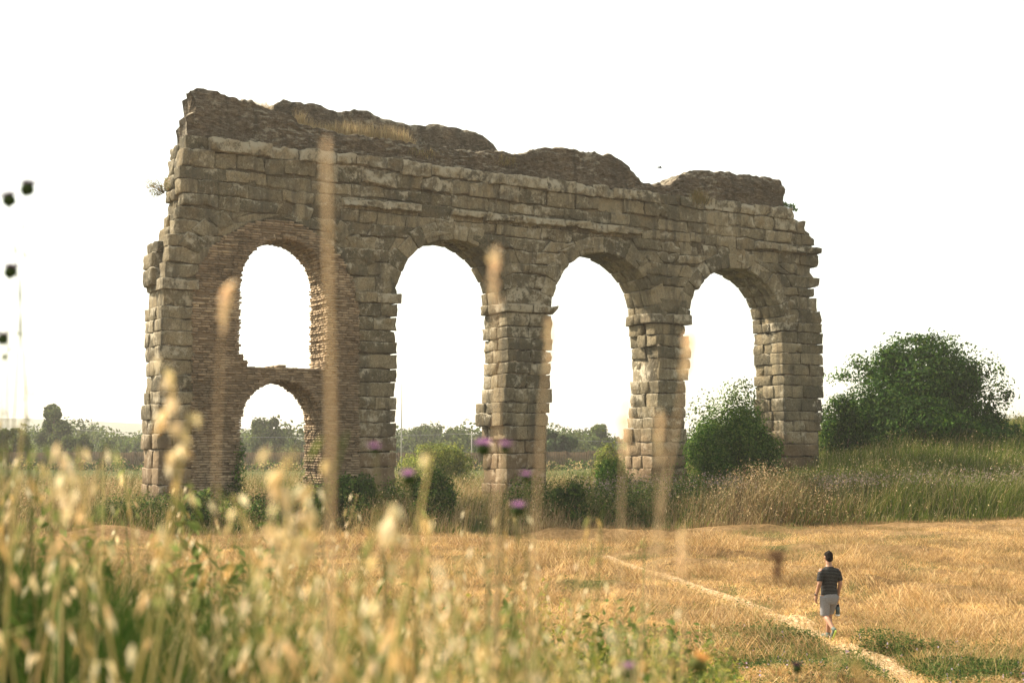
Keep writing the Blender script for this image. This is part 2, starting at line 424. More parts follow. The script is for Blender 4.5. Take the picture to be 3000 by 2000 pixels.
def stone(name, quad, t0, t1, mat, parent, r=0.07, amp=0.04, nxyz=None, seed=0):
    """eroded block: quad = four (u,v) corners bl br tr tl, from depth t0 to t1"""
    q = np.array(quad, float)
    w = 0.5 * (np.linalg.norm(q[1] - q[0]) + np.linalg.norm(q[2] - q[3])); h = 0.5 * (np.linalg.norm(q[3] - q[0]) + np.linalg.norm(q[2] - q[1]))
    d = t1 - t0
    if w < 0.08 or h < 0.08: return None
    if nxyz is None: nxyz = (max(5, min(14, int(w / 0.12) + 2)), max(5, min(9, int(h / 0.1) + 2)), 4)
    hx_, hy_, hz_ = w / 2, h / 2, d / 2
    r = min(r, hx_ * .8, hy_ * .8, hz_ * .8)
    def lat(n, hh):
        e = r * 0.9 / hh
        return np.concatenate([[-1], np.linspace(-1 + e, 1 - e, n - 1), [1]])
    ax = lat(nxyz[0], hx_); ay = lat(nxyz[1], hy_); az = lat(nxyz[2], hz_)
    verts = []; faces = []; n = 0
    def sheet(A, Bq, f):
        nonlocal n
        GA, GB = np.meshgrid(A, Bq)
        verts.append(f(GA.ravel(), GB.ravel()))
        I = np.arange(GA.size).reshape(GA.shape) + n
        faces.append(np.stack([I[:-1, :-1], I[:-1, 1:], I[1:, 1:], I[1:, :-1]], -1).reshape(-1, 4)); n += GA.size
    one = lambda a, v: np.full_like(a, v)
    sheet(ax, ay, lambda a, b: np.stack([a, b, one(a, -1)], 1))                 # front
    sheet(az[::-1], ay, lambda a, b: np.stack([one(a, -1), b, a], 1))           # left
    sheet(az, ay, lambda a, b: np.stack([one(a, 1), b, a], 1))                  # right
    sheet(ax, az[::-1], lambda a, b: np.stack([a, one(a, -1), b], 1))           # bottom
    sheet(ax, az, lambda a, b: np.stack([a, one(a, 1), b], 1))                  # top
    S = np.concatenate(verts); H = np.array([hx_, hy_, hz_])
    P = S * H
    Qi = np.clip(P, -H + r, H - r); D = P - Qi; ln = np.linalg.norm(D, axis=1, keepdims=True)
    P = Qi + D / np.maximum(ln, 1e-6) * np.minimum(ln, r)
    S2 = P / H
    a = (S2[:, 0] + 1) / 2; b = (S2[:, 1] + 1) / 2
    uv = ((1 - a) * (1 - b))[:, None] * q[0] + (a * (1 - b))[:, None] * q[1] + (a * b)[:, None] * q[2] + ((1 - a) * b)[:, None] * q[3]
    tt = t0 + (S2[:, 2] + 1) / 2 * d
    V = np.stack([uv[:, 0], tt, uv[:, 1]], 1)
    Nn = S2 / np.maximum(np.linalg.norm(S2, axis=1, keepdims=True), 1e-6)
    Nn = Nn[:, [0, 2, 1]]
    dsp = amp * (0.8 * vn(V, 1.8, 40 + seed) + 0.6 * vn(V, 5.5, 41 + seed) + 0.4 * vn(V, 11, 43 + seed))
    # broken corners and edges
    r9 = np.random.default_rng(seed + 900)
    for _ in range(r9.integers(1, 4)):
        sx, sy = r9.choice([-1, 1]), r9.choice([-1, 1]); ca = q.mean(0) + (q[1] - q[0]) * .5 * sx * r9.uniform(.2, 1) + (q[3] - q[0]) * .5 * sy
        ds_ = np.sqrt((V[:, 0] - ca[0]) ** 2 + (V[:, 2] - ca[1]) ** 2 + (V[:, 1] - t0) ** 2); rc = r9.uniform(.12, .34)
        dsp -= np.clip(1 - ds_ / rc, 0, 1) * rc * r9.uniform(.2, .5)
    V = V + Nn * dsp[:, None]
    V[:, 1] += amp * 1.1 * vn(V, 3.3, 42 + seed) * (S2[:, 2] < 0)
    c = np.array([q[:, 0].mean(), (t0 + t1) / 2, q[:, 1].mean()])
    V[:, 2] -= 0
    me = make_mesh(name, V - c, np.concatenate(faces), None, True)
    return add(name, me, mat, parent, loc=(c[0], c[1], c[2] - BASE))

ARCH = [  # centre u, half span, spring v
    (-11.45, 2.95, 10.42), (-3.12, 2.82, 10.32), (5.13, 2.98, 10.08), (13.27, 3.05, 9.78)]
RING = 0.78
TILT = -0.012; CH = 0.6; V0 = 16.38
_hs = np.random.default_rng(12).uniform(.5, .7, 40); _hs[:4] *= 2.4 / _hs[:4].sum(); _hs[4:10] *= 3.6 / _hs[4:10].sum(); _cum = np.concatenate([[0], np.cumsum(_hs)])
def vc(k, u): return V0 + TILT * u - float(_cum[k]) + 0.03 * math.sin(u * 0.7 + k * 1.7) + 0.02 * math.sin(u * 1.9 + k * 2.3)

def interp(pts): 
    p = sorted(pts); return lambda v: float(np.interp(v, [a for a, _ in p], [b for _, b in p]))
s = 3000 / 2352.0
# front left corner and right end of the masonry, as u over height v
LEFT = interp([(W(x, y)[1], W(x, y)[0]) for x, y in [(555, 395), (541, 425), (531, 488), (524, 550), (530, 600), (520, 650), (492, 720), (480, 790), (474, 900), (470, 1000), (466, 1150), (462, 1300), (462, 1420)]])
RIGHT = interp([(W(x * s, y * s)[1], W(x * s, y * s)[0]) for x, y in [(1812, 470), (1816, 492), (1846, 503), (1850, 522), (1872, 528), (1874, 552), (1882, 582), (1872, 624), (1884, 640), (1868, 660), (1874, 690), (1886, 712), (1882, 752), (1892, 790), (1892, 860), (1892, 910), (1886, 970), (1878, 1010), (1872, 1050)]])
BRK_T = -0.10
BRICK_TOP = [(W(x * s, y * s)) for x, y in [(438, 1120), (440, 900), (442, 700), (452, 620), (480, 572), (520, 540), (575, 512), (630, 503), (690, 515), (740, 545), (785, 590), (815, 650), (826, 720), (825, 850), (824, 1120)]]
def brick_span(v):
    """u range covered by the brick lining at height v, or None"""
    us = []
    for (a, va), (b, vb) in zip(BRICK_TOP[:-1], BRICK_TOP[1:]):
        if (va - v) * (vb - v) <= 0 and va != vb: us.append(a + (b - a) * (v - va) / (vb - va))
    return (min(us), max(us)) if len(us) >= 2 else None

# --- cores (set back behind the facing stones)
REC = 0.13
def core_wall():
    from mathutils.geometry import delaunay_2d_cdt
    vb = 9.6
    outer = []
    for v in np.arange(vb, 16.4, 0.3): outer.append((RIGHT(v) - 0.3, v))
    outer.append((RIGHT(16.2) - 0.3, 16.45)); outer.append((LEFT(16.2) + 0.3, 16.45))
    for v in np.arange(16.3, vb, -0.3): outer.append((LEFT(v) + 0.3, v))
    outer.append((LEFT(vb) + 0.3, vb))
    pts = []
    for i, (c, h, sp) in enumerate(ARCH):
        hh = h + (0.2 if i else -.3); n = 24
        pts.append((c - hh, vb)); pts += [(c - hh * math.cos(t), sp + hh * math.sin(t)) for t in np.linspace(0, math.pi, n)]; pts.append((c + hh, vb))
    poly = outer + pts
    n = len(poly)
    vs, es, fs, *_ = delaunay_2d_cdt([Vector(p) for p in poly], [], [list(range(n))], 1, 1e-5)
    V2 = np.array([tuple(v) for v in vs]); m = len(V2)
    V = np.concatenate([np.stack([V2[:, 0], np.full(m, REC), V2[:, 1] - BASE], 1), np.stack([V2[:, 0], np.full(m, TW - 0.05), V2[:, 1] - BASE], 1)])
    T = [tuple(f) for f in fs]; T2 = [tuple(i + m for i in reversed(f)) for f in fs]
    cnt = {}
    for f in T:
        for a, b in zip(f, f[1:] + f[:1]): cnt[(a, b)] = 1
    Q = [(b, a, a + m, b + m) for (a, b) in cnt if (b, a) not in cnt]
    mb = MB(); mb.add(V, T + T2, Q); return mb.mesh('upper_wall')
upper = add('upper_wall', core_wall(), M['core'], aq)

PIERS = []   # (left u, right u) at the front face
PIERS.append((None, ARCH[0][0] - ARCH[0][1])); 
for i in range(3): PIERS.append((ARCH[i][0] + ARCH[i][1], ARCH[i + 1][0] - ARCH[i + 1][1]))
PIERS.append((ARCH[3][0] + ARCH[3][1], None))
def pier_lr(i, v):
    l, r = PIERS[i]
    l = LEFT(v) if l is None else l
    r = RIGHT(v) if r is None else r
    return l, r

def erode(t0): return t0
sid = 0
# ruined outlines of single piers: extra retreat of left / right edge over height
PER = {2: ([(0.5, 0.0), (4, 0.0), (5.0, -0.45), (5.8, -0.25), (6.2, 0.0), (9, 0.05), (9.9, 0.0)], [(0, 0.35), (4.4, 0.35), (5.2, 0.15), (5.8, 0.0), (10, 0.0)]),
       3: ([(0, -0.25), (4.5, -0.2), (5.5, 0.1), (7, 0.25), (8.2, 0.3), (9.2, 0.05), (10, 0)], [(0, 0), (5, 0.25), (6.6, 0.2), (7.4, -0.1), (8.6, -0.15), (9.2, 0.15), (10, 0)]),
       4: ([(0, 0), (10, 0)], [(0, 0), (10, 0)]), 1: ([(0, 0), (10, 0)], [(0, 0), (10, 0)]), 0: ([(0, 0), (10, 0)], [(0, 0), (10, 0)])}
for i in range(5):
    # pier core
    l0, r0 = pier_lr(i, 6); V, Q = box(l0 + 0.28, r0 - 0.2, REC + 0.05, TW - 0.06, -1.2, 9.75 - BASE)
    mb = MB(); mb.add(V, None, Q); pier = add('pier', mb.mesh('pier'), M['core'], aq)
    gu = (l0 + r0) / 2; gz = float(ground(*[np.array([c]) for c in Wg(gu)])[0])
    k = 10
    while True:
        vt, vb_ = vc(k, gu), vc(k + 1, gu)
        if vt < gz - 0.2: break
        vm = (vt + vb_) / 2
        l, r = pier_lr(i, vm)
        pl, pr = PER[i]
        l += np.interp(vm, *zip(*pl)); r -= np.interp(vm, *zip(*pr))
        l += R(-0.04, 0.05); r += R(-0.06, 0.06)
        impost = k == 10
        if impost:
            l -= (0.22 if i in (3,) else 0.1); r += (0.35 if i == 2 else 0.15 if i != 4 else 0.05)
        bs = brick_span(vm) if i in (0, 1) else None
        fl, fr = l, r
        if bs and i == 0: fr = bs[0] + 0.12
        if bs and i == 1: fl = bs[1] - 0.12
        # front stones
        cuts = [fl]
        nfr = max(1, int(round((fr - fl) / R(0.95, 1.6))))
        if fr - fl < 1.3: nfr = 1 if rng.random() < .45 else 2
        cw = np.cumsum(R(0.7, 1.3, nfr)); cw = fl + (fr - fl) * cw / cw[-1]
        cuts += list(cw)
        g = 0.006
        for j, (a, b) in enumerate(zip(cuts[:-1], cuts[1:])):
            jt = R(-0.015, 0.015, 4); jt[:2] += abs(rng.normal(0, .026))
            pr_ = R(-0.06, 0.04) - (0.16 if impost else 0)
            sid += 1
            dpt = R(0.75, 1.05)
            stone('impost_block' if impost else 'pier_block', [(a + g, vb_ + g + jt[0]), (b - g, vb_ + g + jt[1]), (b - g, vt - g + jt[2]), (a + g, vt - g + jt[3])], pr_, dpt,
                  M['cornice'] if impost and rng.random() < .6 else M['stone'], pier, R(0.012, 0.04), 0.045, seed=sid)
        # stones of the reveal facing left
        if not (bs and i == 1):
            tc = [R(0.7, 0.95), R(1.45, 1.7), TW]
            if k % 2: tc = [R(0.9, 1.1), TW]
            for a, b in zip(tc[:-1], tc[1:]):
                sid += 1; sh = R(-0.06, 0.08)
                stone('reveal_block', [(l + sh, vb_ + g), (l + 0.75, vb_ + g), (l + 0.75, vt - g), (l + sh, vt - g)], a + g, b - g, M['stone'], pier, R(0.03, 0.07), 0.06, (4, 4, 5), seed=sid)
        k += 1

# --- upper wall courses
def ring_edge(i, v, side, rr):
    c, h, sp = ARCH[i]; R_ = h + rr
    d = v - sp
    if d <= 0: return c + side * R_
    return c + side * math.sqrt(R_ * R_ - d * d) if d < R_ else None
for k in range(0, 11):
    cof = [0, -.03, .03, 0, .02, -.03, .03, -.02, .02, -.02, 0][k]
    vt0, vb0 = vc(k, 0), vc(k + 1, 0); vm = (vt0 + vb0) / 2
    uL, uR = LEFT(vm) + R(-0.08, 0.08), RIGHT(vm) + R(-0.05, 0.1)
    # intervals of wall between arch rings; entries (u_bottom, u_top)
    ivs = []; cur = (uL, uL)
    for i in range(4):
        c, h, sp = ARCH[i]
        vbl, vtl = vc(k + 1, c), vc(k, c)
        if k == 10: vtl_, vbl_ = vtl, vbl
        rr = 0.3
        if i == 0:
            bb, bt = brick_span(vbl), brick_span(vtl)
            if bb is None: continue
            e1 = (bb[0] + 0.1, (bt[0] + 0.1) if bt else c); e2 = (bb[1] - 0.1, (bt[1] - 0.1) if bt else c)
        else:
            lb = ring_edge(i, vbl, -1, rr)
            if lb is None: continue
            lt = ring_edge(i, vtl, -1, rr); rb = ring_edge(i, vbl, 1, rr); rt = ring_edge(i, vtl, 1, rr)
            e1 = (lb, lt if lt is not None else c); e2 = (rb, rt if rt is not None else c)
        ivs.append((cur, e1)); cur = e2
    ivs.append((cur, (uR, uR)))
    for (a, b) in ivs:
        wdt = (b[0] + b[1] - a[0] - a[1]) / 2
        if wdt < 0.25: continue
        n = max(1, int(round(wdt / R(1.15, 1.55))))
        wv = np.concatenate([[0], np.cumsum(R(0.55, 1.45, n))]); wv /= wv[-1]
        for j in range(n):
            f0, f1 = wv[j], wv[j + 1]
            ub0, ut0 = a[0] + (b[0] - a[0]) * f0, a[1] + (b[1] - a[1]) * f0
            ub1, ut1 = a[0] + (b[0] - a[0]) * f1, a[1] + (b[1] - a[1]) * f1
            g = 0.006; jt = R(-0.045, 0.045, 4)
            uc = (ub0 + ub1) / 2
            cor = False; pr_ = R(-0.05, 0.03)
            if rng.random() < .14: pr_ += R(0.03, 0.10)
            if rng.random() < .12: pr_ -= R(0.05, 0.12)
            if k == 0 and vn2(np.array([uc]), np.array([0.]), 0.5, 61)[0] > -0.45: cor = True; pr_ = -R(0.04, 0.34)
            if k == 3 and (-9.0 < uc < -4.6 or -3.6 < uc < 7.2 or 14.2 < uc < 18.3): cor = True; pr_ = -R(0.24, 0.44)
            if k == 1 and rng.random() < .2: cor = True; pr_ = -R(0.1, 0.2)
            vb1, vb2, vt1, vt2 = vc(k + 1, ub0), vc(k + 1, ub1), vc(k, ut0), vc(k, ut1)
            if cor and k == 3: vb1 += 0.1; vb2 += 0.1; vt1 -= .12; vt2 -= .12; jt *= .3; g = 0.0
            sid += 1; gb = abs(rng.normal(0, .05))
            if not cor and rng.random() < .035: continue
            stone('cornice_block' if cor else 'wall_block', [(ub0 + g, vb1 + g + gb + jt[0]), (ub1 - g, vb2 + g + gb + jt[1]), (ut1 - g, vt2 - g + jt[2]), (ut0 + g, vt1 - g + jt[3])],
                  pr_ + cof, R(0.6, 0.9), M['cornice'] if cor else M['stone'], upper, R(0.012, 0.04), 0.09 if cor else 0.06, (14, 7, 4) if cor else None, seed=sid)
            if cor and k == 3:
                sid += 1
                stone('wall_block', [(ub0, vb1 - 0.1), (ub1, vb2 - 0.1), (ut1, vt2 + .12), (ut0, vt1 + .12)], 0.05, 0.55, M['stone'], upper, 0.05, 0.03, (4, 4, 3), seed=sid)
    # left end face of the wall, ragged
    tcs = [0.8, 1.5, TW] if k % 2 else [0.95, TW]
    for a, b in zip(tcs[:-1], tcs[1:]):
        sid += 1; sh = R(-0.03, 0.09) - (0.4 * sst(9.6, 11.2, vm) * (1 - sst(11.3, 12.8, vm)))
        stone('end_block', [(uL + sh, vb0), (uL + 0.9, vb0), (uL + 0.9, vt0), (uL + sh, vt0)], a + .012, b - .012, M['stone'], upper, R(0.06, 0.14), 0.07, (5, 5, 5), seed=sid)

# --- arch rings
for i, (c, h, sp) in enumerate(ARCH):
    ar = add('arch_ring', None, None, aq)
    if i == 0:
        # few stones of the old ring show above the brick lining
        for ang, ln in [(150, .8), (138, .75), (126, .7), (76, .75), (50, .85), (38, .9), (27, .8)]:
            t = math.radians(ang); hw = math.radians(5.2)
            q = [(c - 0.02 + r_ * 1.22 * math.cos(tt), sp - 0.1 + r_ * 0.98 * math.sin(tt)) for r_, tt in ((h + .25, t + hw), (h + .25, t - hw), (h + .25 + ln, t - hw), (h + .25 + ln, t + hw))]
            sid += 1; stone('voussoir', q, -0.03 - R(0, .09), 0.7, M['stone'], ar, 0.08, 0.05, seed=sid)
        continue
    n = 14 + (i == 3)
    cuts = np.linspace(math.pi, 0, n + 1) + np.concatenate([[0], R(-0.035, 0.035, n - 1), [0]])
    for j in range(n):
        t0_, t1_ = cuts[j] - 0.004, cuts[j + 1] + 0.004
        ext = RING + R(-0.1, 0.16); ri = h + R(-0.03, 0.04)
        q = [(c + r_ * math.cos(tt), sp + r_ * math.sin(tt)) for r_, tt in ((ri, t0_), (ri, t1_), (ri + ext, t1_), (ri + ext, t0_))]
        q = [q[0], q[1], q[2], q[3]]
        sid += 1
        stone('voussoir', q, -R(0.02, 0.08), 0.85, M['stone'], ar, R(0.012, 0.035), 0.04, seed=sid)
        ds = [0.86, R(1.4, 1.7), TW]
        for a, b in zip(ds[:-1], ds[1:]):
            ri = h + R(-0.05, 0.06); q2 = [(c + r_ * math.cos(tt), sp + r_ * math.sin(tt)) for r_, tt in ((ri, t0_), (ri, t1_), (h + .55, t1_), (h + .55, t0_))]
            sid += 1; stone('soffit_stone', q2, a + .01, b - .01, M['stone'], ar, 0.05, 0.03, (4, 4, 4), seed=sid)

# --- rubble channel on top
def rubble(name, top, vbase, t0f, t1f, parent, umin, umax, du=0.085, nv=30, lefte=None, righte=None, amp=0.12):
    tu = [p[0] for p in top]; tv = [p[1] for p in top]
    us = np.arange(umin, umax + 1e-6, du); ns = len(us)
    vtop = np.interp(us, tu, tv) + 0.07 * vn2(us, us * 0, 2.6, 71) + 0.09 * vn2(us, us * 0, 6.0, 72) + np.clip(vn2(us, us * 0, 1.7, 78) - .55, 0, 1) * -.5
    rings = []
    for w in np.linspace(0, 1, nv): rings.append((w, 0.0))
    rings += [(1.0, f) for f in (0.25, 0.5, 0.75)]
    rings += [(w, 1.0) for w in np.linspace(1, 0, 8)]
    V = []
    for w, f in rings:
        vb = vbase(us)
        v = vb + w * (vtop - vb)
        u = us.copy()
        if lefte is not None:
            sh = lefte(v) * (1 - sst(0, 1.2, us - umin)); u = u + sh
        if righte is not None:
            sh = righte(v) * sst(-1.2, 0, us - umax); u = u + sh
        t = t0f + (t1f - t0f) * f
        rnd = 0.12 * sst(0.75, 1.0, w) * (1 if f < .5 else -1) * (f in (0.0, 1.0))
        P = np.stack([u, np.full(ns, t) + rnd, v], 1)
        nrm = np.array([0, -1.0 if f == 0 else (1.0 if f == 1 else 0), 0.6 if 0 < f < 1 else 0.0])
        d = amp * (vn(P * [1, 1, 2.2], 0.8, 73) + 0.7 * vn(P * [1, 1, 2.5], 2.4, 74) + 0.5 * vn(P * [1, 1, 2.2], 5.0, 75) + .35 * vn(P * [1, 1, 2.4], 9.0, 76))
        V.append(P + d[:, None] * nrm)
    m = len(rings); V = np.stack(V, 1).reshape(-1, 3)
    V[:, 2] -= BASE
    I = np.arange(ns * m).reshape(ns, m)
    Q = np.stack([I[:-1], I[1:], np.roll(I[1:], -1, 1), np.roll(I[:-1], -1, 1)], -1).reshape(-1, 4)
    c0 = V[:m].mean(0); c1 = V[-m:].mean(0)
    T = [(ns * m, (j + 1) % m, j) for j in range(m)] + [(ns * m + 1, (ns - 1) * m + j, (ns - 1) * m + (j + 1) % m) for j in range(m)]
    mb = MB(); mb.add(np.concatenate([V, [c0, c1]]), T, Q)
    return add(name, mb.mesh(name, True), M['rubble'], parent)

FT = [W(x * s, y * s) for x, y in [(440, 206), (462, 200), (500, 209), (540, 224), (580, 228), (600, 238), (612, 247), (640, 252), (665, 262), (700, 284), (760, 299), (820, 309), (880, 317), (930, 324), (1000, 334), (1060, 340), (1110, 343), (1150, 347), (1200, 355), (1222, 346), (1240, 338), (1262, 338), (1330, 343), (1410, 355), (1440, 370), (1462, 393), (1475, 414), (1490, 420), (1540, 425), (1556, 412), (1570, 400), (1600, 390), (1680, 395), (1760, 405), (1796, 412), (1806, 424)]]
BT = [W(x * s, y * s, 2.0) for x, y in [(612, 249), (640, 238), (700, 246), (775, 265), (800, 259), (838, 265), (845, 273), (900, 288), (960, 297), (990, 292), (1060, 305), (1095, 318), (1115, 338)]]
vb_f = lambda u: V0 + TILT * u - 0.08
uT0 = FT[0][0]
le = lambda v: np.interp(v, [16.2, 16.9, 17.35, 17.6, 18.2, 18.45, 18.7], [-0.15, -0.2, -0.28, 0.15, 0.1, -0.05, -0.1])
re_ = lambda v: np.interp(v, [16.0, 16.5, 17.0, 17.5], [-0.2, -0.15, 0.0, -0.1])
rubble('rubble_parapet', FT, vb_f, 0.06, 0.95, aq, uT0 + .05, FT[-1][0], lefte=le, righte=re_)
fm = [(u, v - 0.12) for u, v in FT if u < BT[0][0] - .1] + BT + [(u, v - 0.12) for u, v in FT if u > BT[-1][0] + .1]
rubble('rubble_parapet', fm, lambda u: V0 + TILT * u - 0.3, 1.15, TW - .05, aq, uT0 + .3, FT[-1][0] - .1, du=0.2, nv=10, lefte=le, righte=re_)
rubble('channel_fill', [(u, v - 0.3) for u, v in FT], lambda u: V0 + TILT * u - 0.3, 0.7, 1.4, aq, uT0 + .5, FT[-1][0] - .3, du=0.3, nv=5, amp=.04)

# --- brick lining inside the left arch
UO = dict(l=-13.2, r=-9.22, sp=10.55, b=6.98)     # upper opening
LO = dict(l=-13.12, r=-9.42, sp=4.62, b=0.5)      # lower opening
def open_half(v):
    """opening limits at height v or None"""
    for o in (UO, LO):
        c = (o['l'] + o['r']) / 2; h = (o['r'] - o['l']) / 2
        if o['b'] <= v <= o['sp']: return c - h, c + h
        if o['sp'] < v < o['sp'] + h: 
            q = math.sqrt(h * h - (v - o['sp']) ** 2); return c - q, c + q
    return None
lin = MB()
def mass(u0, u1, v0, v1, t0, t1):
    V, Q = box(u0, u1, t0, t1, v0 - BASE, v1 - BASE); lin.add(V, None, Q, np.tile([0.32], (8, 1)))
bh = 0.105
bmb = MB()
def brick_piece(u0, u1, t0, t1, v0, v1):
    V, Q = box(u0, u1, t0, t1, v0 - BASE, v1 - BASE)
    V = V + R(-0.012, 0.012, (8, 3)); bmb.add(V, None, Q, np.full((8, 1), np.clip(R(0.25, 0.8) + 0.35 * vn2(np.array([u0]), np.array([v0]), .8, 5)[0], 0, 1)))
v = 0.3
row = 0
while v < 13.6:
    vm = v + bh / 2; sp_ = brick_span(max(vm, BRICK_TOP[0][1] + .02)); row += 1
    if sp_ is None: v += bh; continue
    op = open_half(vm)
    jl, jr = R(-0.06, 0.05), R(-0.06, 0.06)
    L_, R__ = sp_[0] + R(-.05, .05), sp_[1] + R(-.05, .05)
    spans = [(L_, R__)] if op is None else [(L_, op[0] + jl), (op[1] + jr, R__)]
    cc = (UO['l'] + UO['r']) / 2
    for si, (a, b) in enumerate(spans):
        if b - a < 0.1: continue
        mass(a + .05, b - .05, v - .001, v + bh + .001, BRK_T + 0.06, TW - 0.3)
        u = a - R(0, .15)
        while u < b:
            w = R(0.16, 0.42); u1 = min(u + w, b)
            if u1 - max(u, a) > 0.05 and rng.random() > 0.13:
                big = vn2(np.array([u]), np.array([v]), 0.7, 9)[0] * 0.06 + vn2(np.array([u]), np.array([v * 3]), 2.0, 10)[0] * .035
                brick_piece(max(u, a), u1 - 0.015, BRK_T - R(-0.02, 0.035) - big, BRK_T + 0.2, v + R(0.008, 0.018), v + bh - R(0.006, 0.016))
            u = u1
        # reveal facing left (right hand jamb)
        if op is not None and si == 1:
            t = BRK_T
            while t < TW - .35:
                w = R(0.2, 0.4); t2 = min(t + w, TW - .3)
                brick_piece(a - R(0.0, 0.05), a + 0.2, t, t2 - 0.015, v + R(0.008, 0.018), v + bh - R(0.006, 0.016)); t = t2
        if op is not None and si == 0:
            t = BRK_T
            while t < TW - .35:
                w = R(0.25, 0.45); t2 = min(t + w, TW - .3)
                brick_piece(b - 0.2, b + R(0.0, 0.04), t, t2 - 0.015, v + R(0.008, 0.018), v + bh - R(0.006, 0.016)); t = t2
    v += bh
def bl_mesh(mb, name):
    V = np.concatenate(mb.V); return make_mesh(name, V, np.concatenate(mb.Q), np.concatenate(mb.C)[:, 0])
# soffit bricks over the two openings: radial bricks
for o in (UO, LO):
    c = (o['l'] + o['r']) / 2; h = (o['r'] - o['l']) / 2
    for th in np.arange(0.03, math.pi - .02, 0.052):
        t = BRK_T + 0.02
        while t < TW - .35:
            w = R(0.22, 0.4); t2 = min(t + w, TW - .3); ri = h - R(-0.02, 0.05)
            qs = [(c + r_ * math.cos(a_), o['sp'] + r_ * math.sin(a_)) for r_, a_ in ((ri, th), (ri, th + .043), (h + .22, th + .043), (h + .22, th))]
            V = np.array([(qx, tt, qv - BASE) for tt in (t, t2 - .015) for qx, qv in qs]) + R(-.008, .008, (8, 3))
            bmb.add(V, None, [(0, 1, 2, 3), (7, 6, 5, 4), (0, 4, 5, 1), (1, 5, 6, 2), (2, 6, 7, 3), (3, 7, 4, 0)], np.full((8, 1), R(0.1, 0.9))); t = t2
u = UO['l'] - .05
while u < UO['r'] + .05:
    e_ = min(u - UO['l'], UO['r'] - u); hh_ = max(0.0, .5 - e_ * 1.1) + abs(rng.normal(0, .05)) + .06 * (1 + math.sin(u * 2.1)); w = R(.14, .34); vv_ = UO['b'] - .04
    while hh_ > .03:
        for t_ in (BRK_T + R(0, .12), .55, 1.15): brick_piece(u, u + w, t_, t_ + R(.45, .62), vv_, vv_ + min(hh_, bh) - .008)
        vv_ += bh; hh_ -= bh
    u += w
lining = add('brick_lining', bl_mesh(lin, 'brick_lining'), M['brick'], aq)
add('brick', bl_mesh(bmb, 'brick'), M['brick'], lining, kind='stuff')

# ------------------------------------------------------------------ vegetation builders
def blades(x, y, z, h, w, lean, head, col, bend=0.5, tipcol=None):
    """grass blades: 5 vertices, 3 triangles each. lean: tip offset as share of h, head: heading angle"""
    n = len(x); c, s_ = np.cos(head), np.sin(head)
    px_, py_ = -s_, c
    # the flat of each blade turned at random
    ta = rng.uniform(0, math.pi, n); qx, qy = np.cos(ta), np.sin(ta)
    V = np.zeros((n, 5, 3))
    for k, (f, ww) in enumerate(((0, 1), (0, -1), (0.55, 0.75), (0.55, -0.75), (1, 0))):
        off = lean * h * (f ** (1 + bend))
        up = h * f * np.sqrt(np.clip(1 - (lean * f) ** 2 * 0.75, 0.05, 1))
        V[:, k, 0] = x + c * off + qx * w * ww * 0.5; V[:, k, 1] = y + s_ * off + qy * w * ww * 0.5; V[:, k, 2] = z + up
    b = np.arange(n)[:, None] * 5
    T = np.concatenate([b + [0, 1, 3], b + [0, 3, 2], b + [2, 3, 4]])
    C = np.repeat(col[:, None, :], 5, 1)
    if tipcol is not None: C[:, 2:4] = 0.5 * col[:, None] + 0.5 * tipcol[:, None]; C[:, 4] = tipcol
    return V.reshape(-1, 3), T, C.reshape(-1, 3)

def leaves(P, N, size, col, aspect=0.55):
    """diamond leaves, 2 triangles each with a fold along the midrib"""
    n = len(P); N = N / (np.linalg.norm(N, axis=1, keepdims=True) + 1e-9)
    A = rng.normal(size=(n, 3)); A -= (A * N).sum(1, keepdims=True) * N; A /= np.linalg.norm(A, axis=1, keepdims=True) + 1e-9
    Bv = np.cross(N, A); s_ = size[:, None]
    V = np.stack([P - A * s_ * .5, P + Bv * s_ * aspect * .5 + N * s_ * .08, P + A * s_ * .5 - N * s_ * .06, P - Bv * s_ * aspect * .5 + N * s_ * .08], 1)
    b = np.arange(n)[:, None] * 4
    T = np.concatenate([b + [0, 1, 2], b + [0, 2, 3]])
    return V.reshape(-1, 3), T, np.repeat(col, 4, 0)

def pick(cols, n, var=0.15, wts=None):
    c = np.array(cols, float); i = rng.choice(len(c), n, p=wts)
    return np.clip(c[i] * (1 + rng.uniform(-var, var, (n, 1))) * (1 + rng.uniform(-var * .35, var * .35, (n, 3))), 0, 1)

def scatter(n, f):
    """n random (x,y) points seen in a box, accepted by f(x,y)->probability"""
    pass

def crown_leaves(blobs, n, size, cols, droop=0.2, shell=0.55, seed=0, wts=None):
    """leaves through a crown made of ellipsoid clumps (cx,cy,cz,rx,ry,rz)"""
    B = np.array(blobs, float); wt = (B[:, 3] * B[:, 4] + B[:, 4] * B[:, 5]); wt /= wt.sum()
    i = rng.choice(len(B), n, p=wt)
    d = rng.normal(size=(n, 3)); d /= np.linalg.norm(d, axis=1, keepdims=True)
    r = rng.uniform(shell, 1.0, n) ** 0.6
    P = B[i, :3] + d * r[:, None] * B[i, 3:]
    # uneven outline
    P += d * (0.3 * vn(P, 1.6 / max(0.5, B[:, 3].mean()), 81 + seed) + .16 * vn(P, 4.5 / max(0.5, B[:, 3].mean()), 83 + seed))[:, None] * B[i, 3:]
    st = rng.random(n) < .07; P[st] += (d * rng.exponential(.16, n)[:, None] * B[i, 3:])[st]
    N = d + rng.normal(size=(n, 3)) * 0.55 + [0, 0, droop]
    # each clump and each small spray of leaves has its own green
    col = pick(cols, n, 0.2, wts) * (1 + 0.28 * vn(P, 2.2, 82 + seed))[:, None] * (0.6 + 0.8 * rng.random(len(B)))[i][:, None]
    return leaves(P, N, size * rng.uniform(0.7, 1.3, n), np.clip(col, 0, 1))

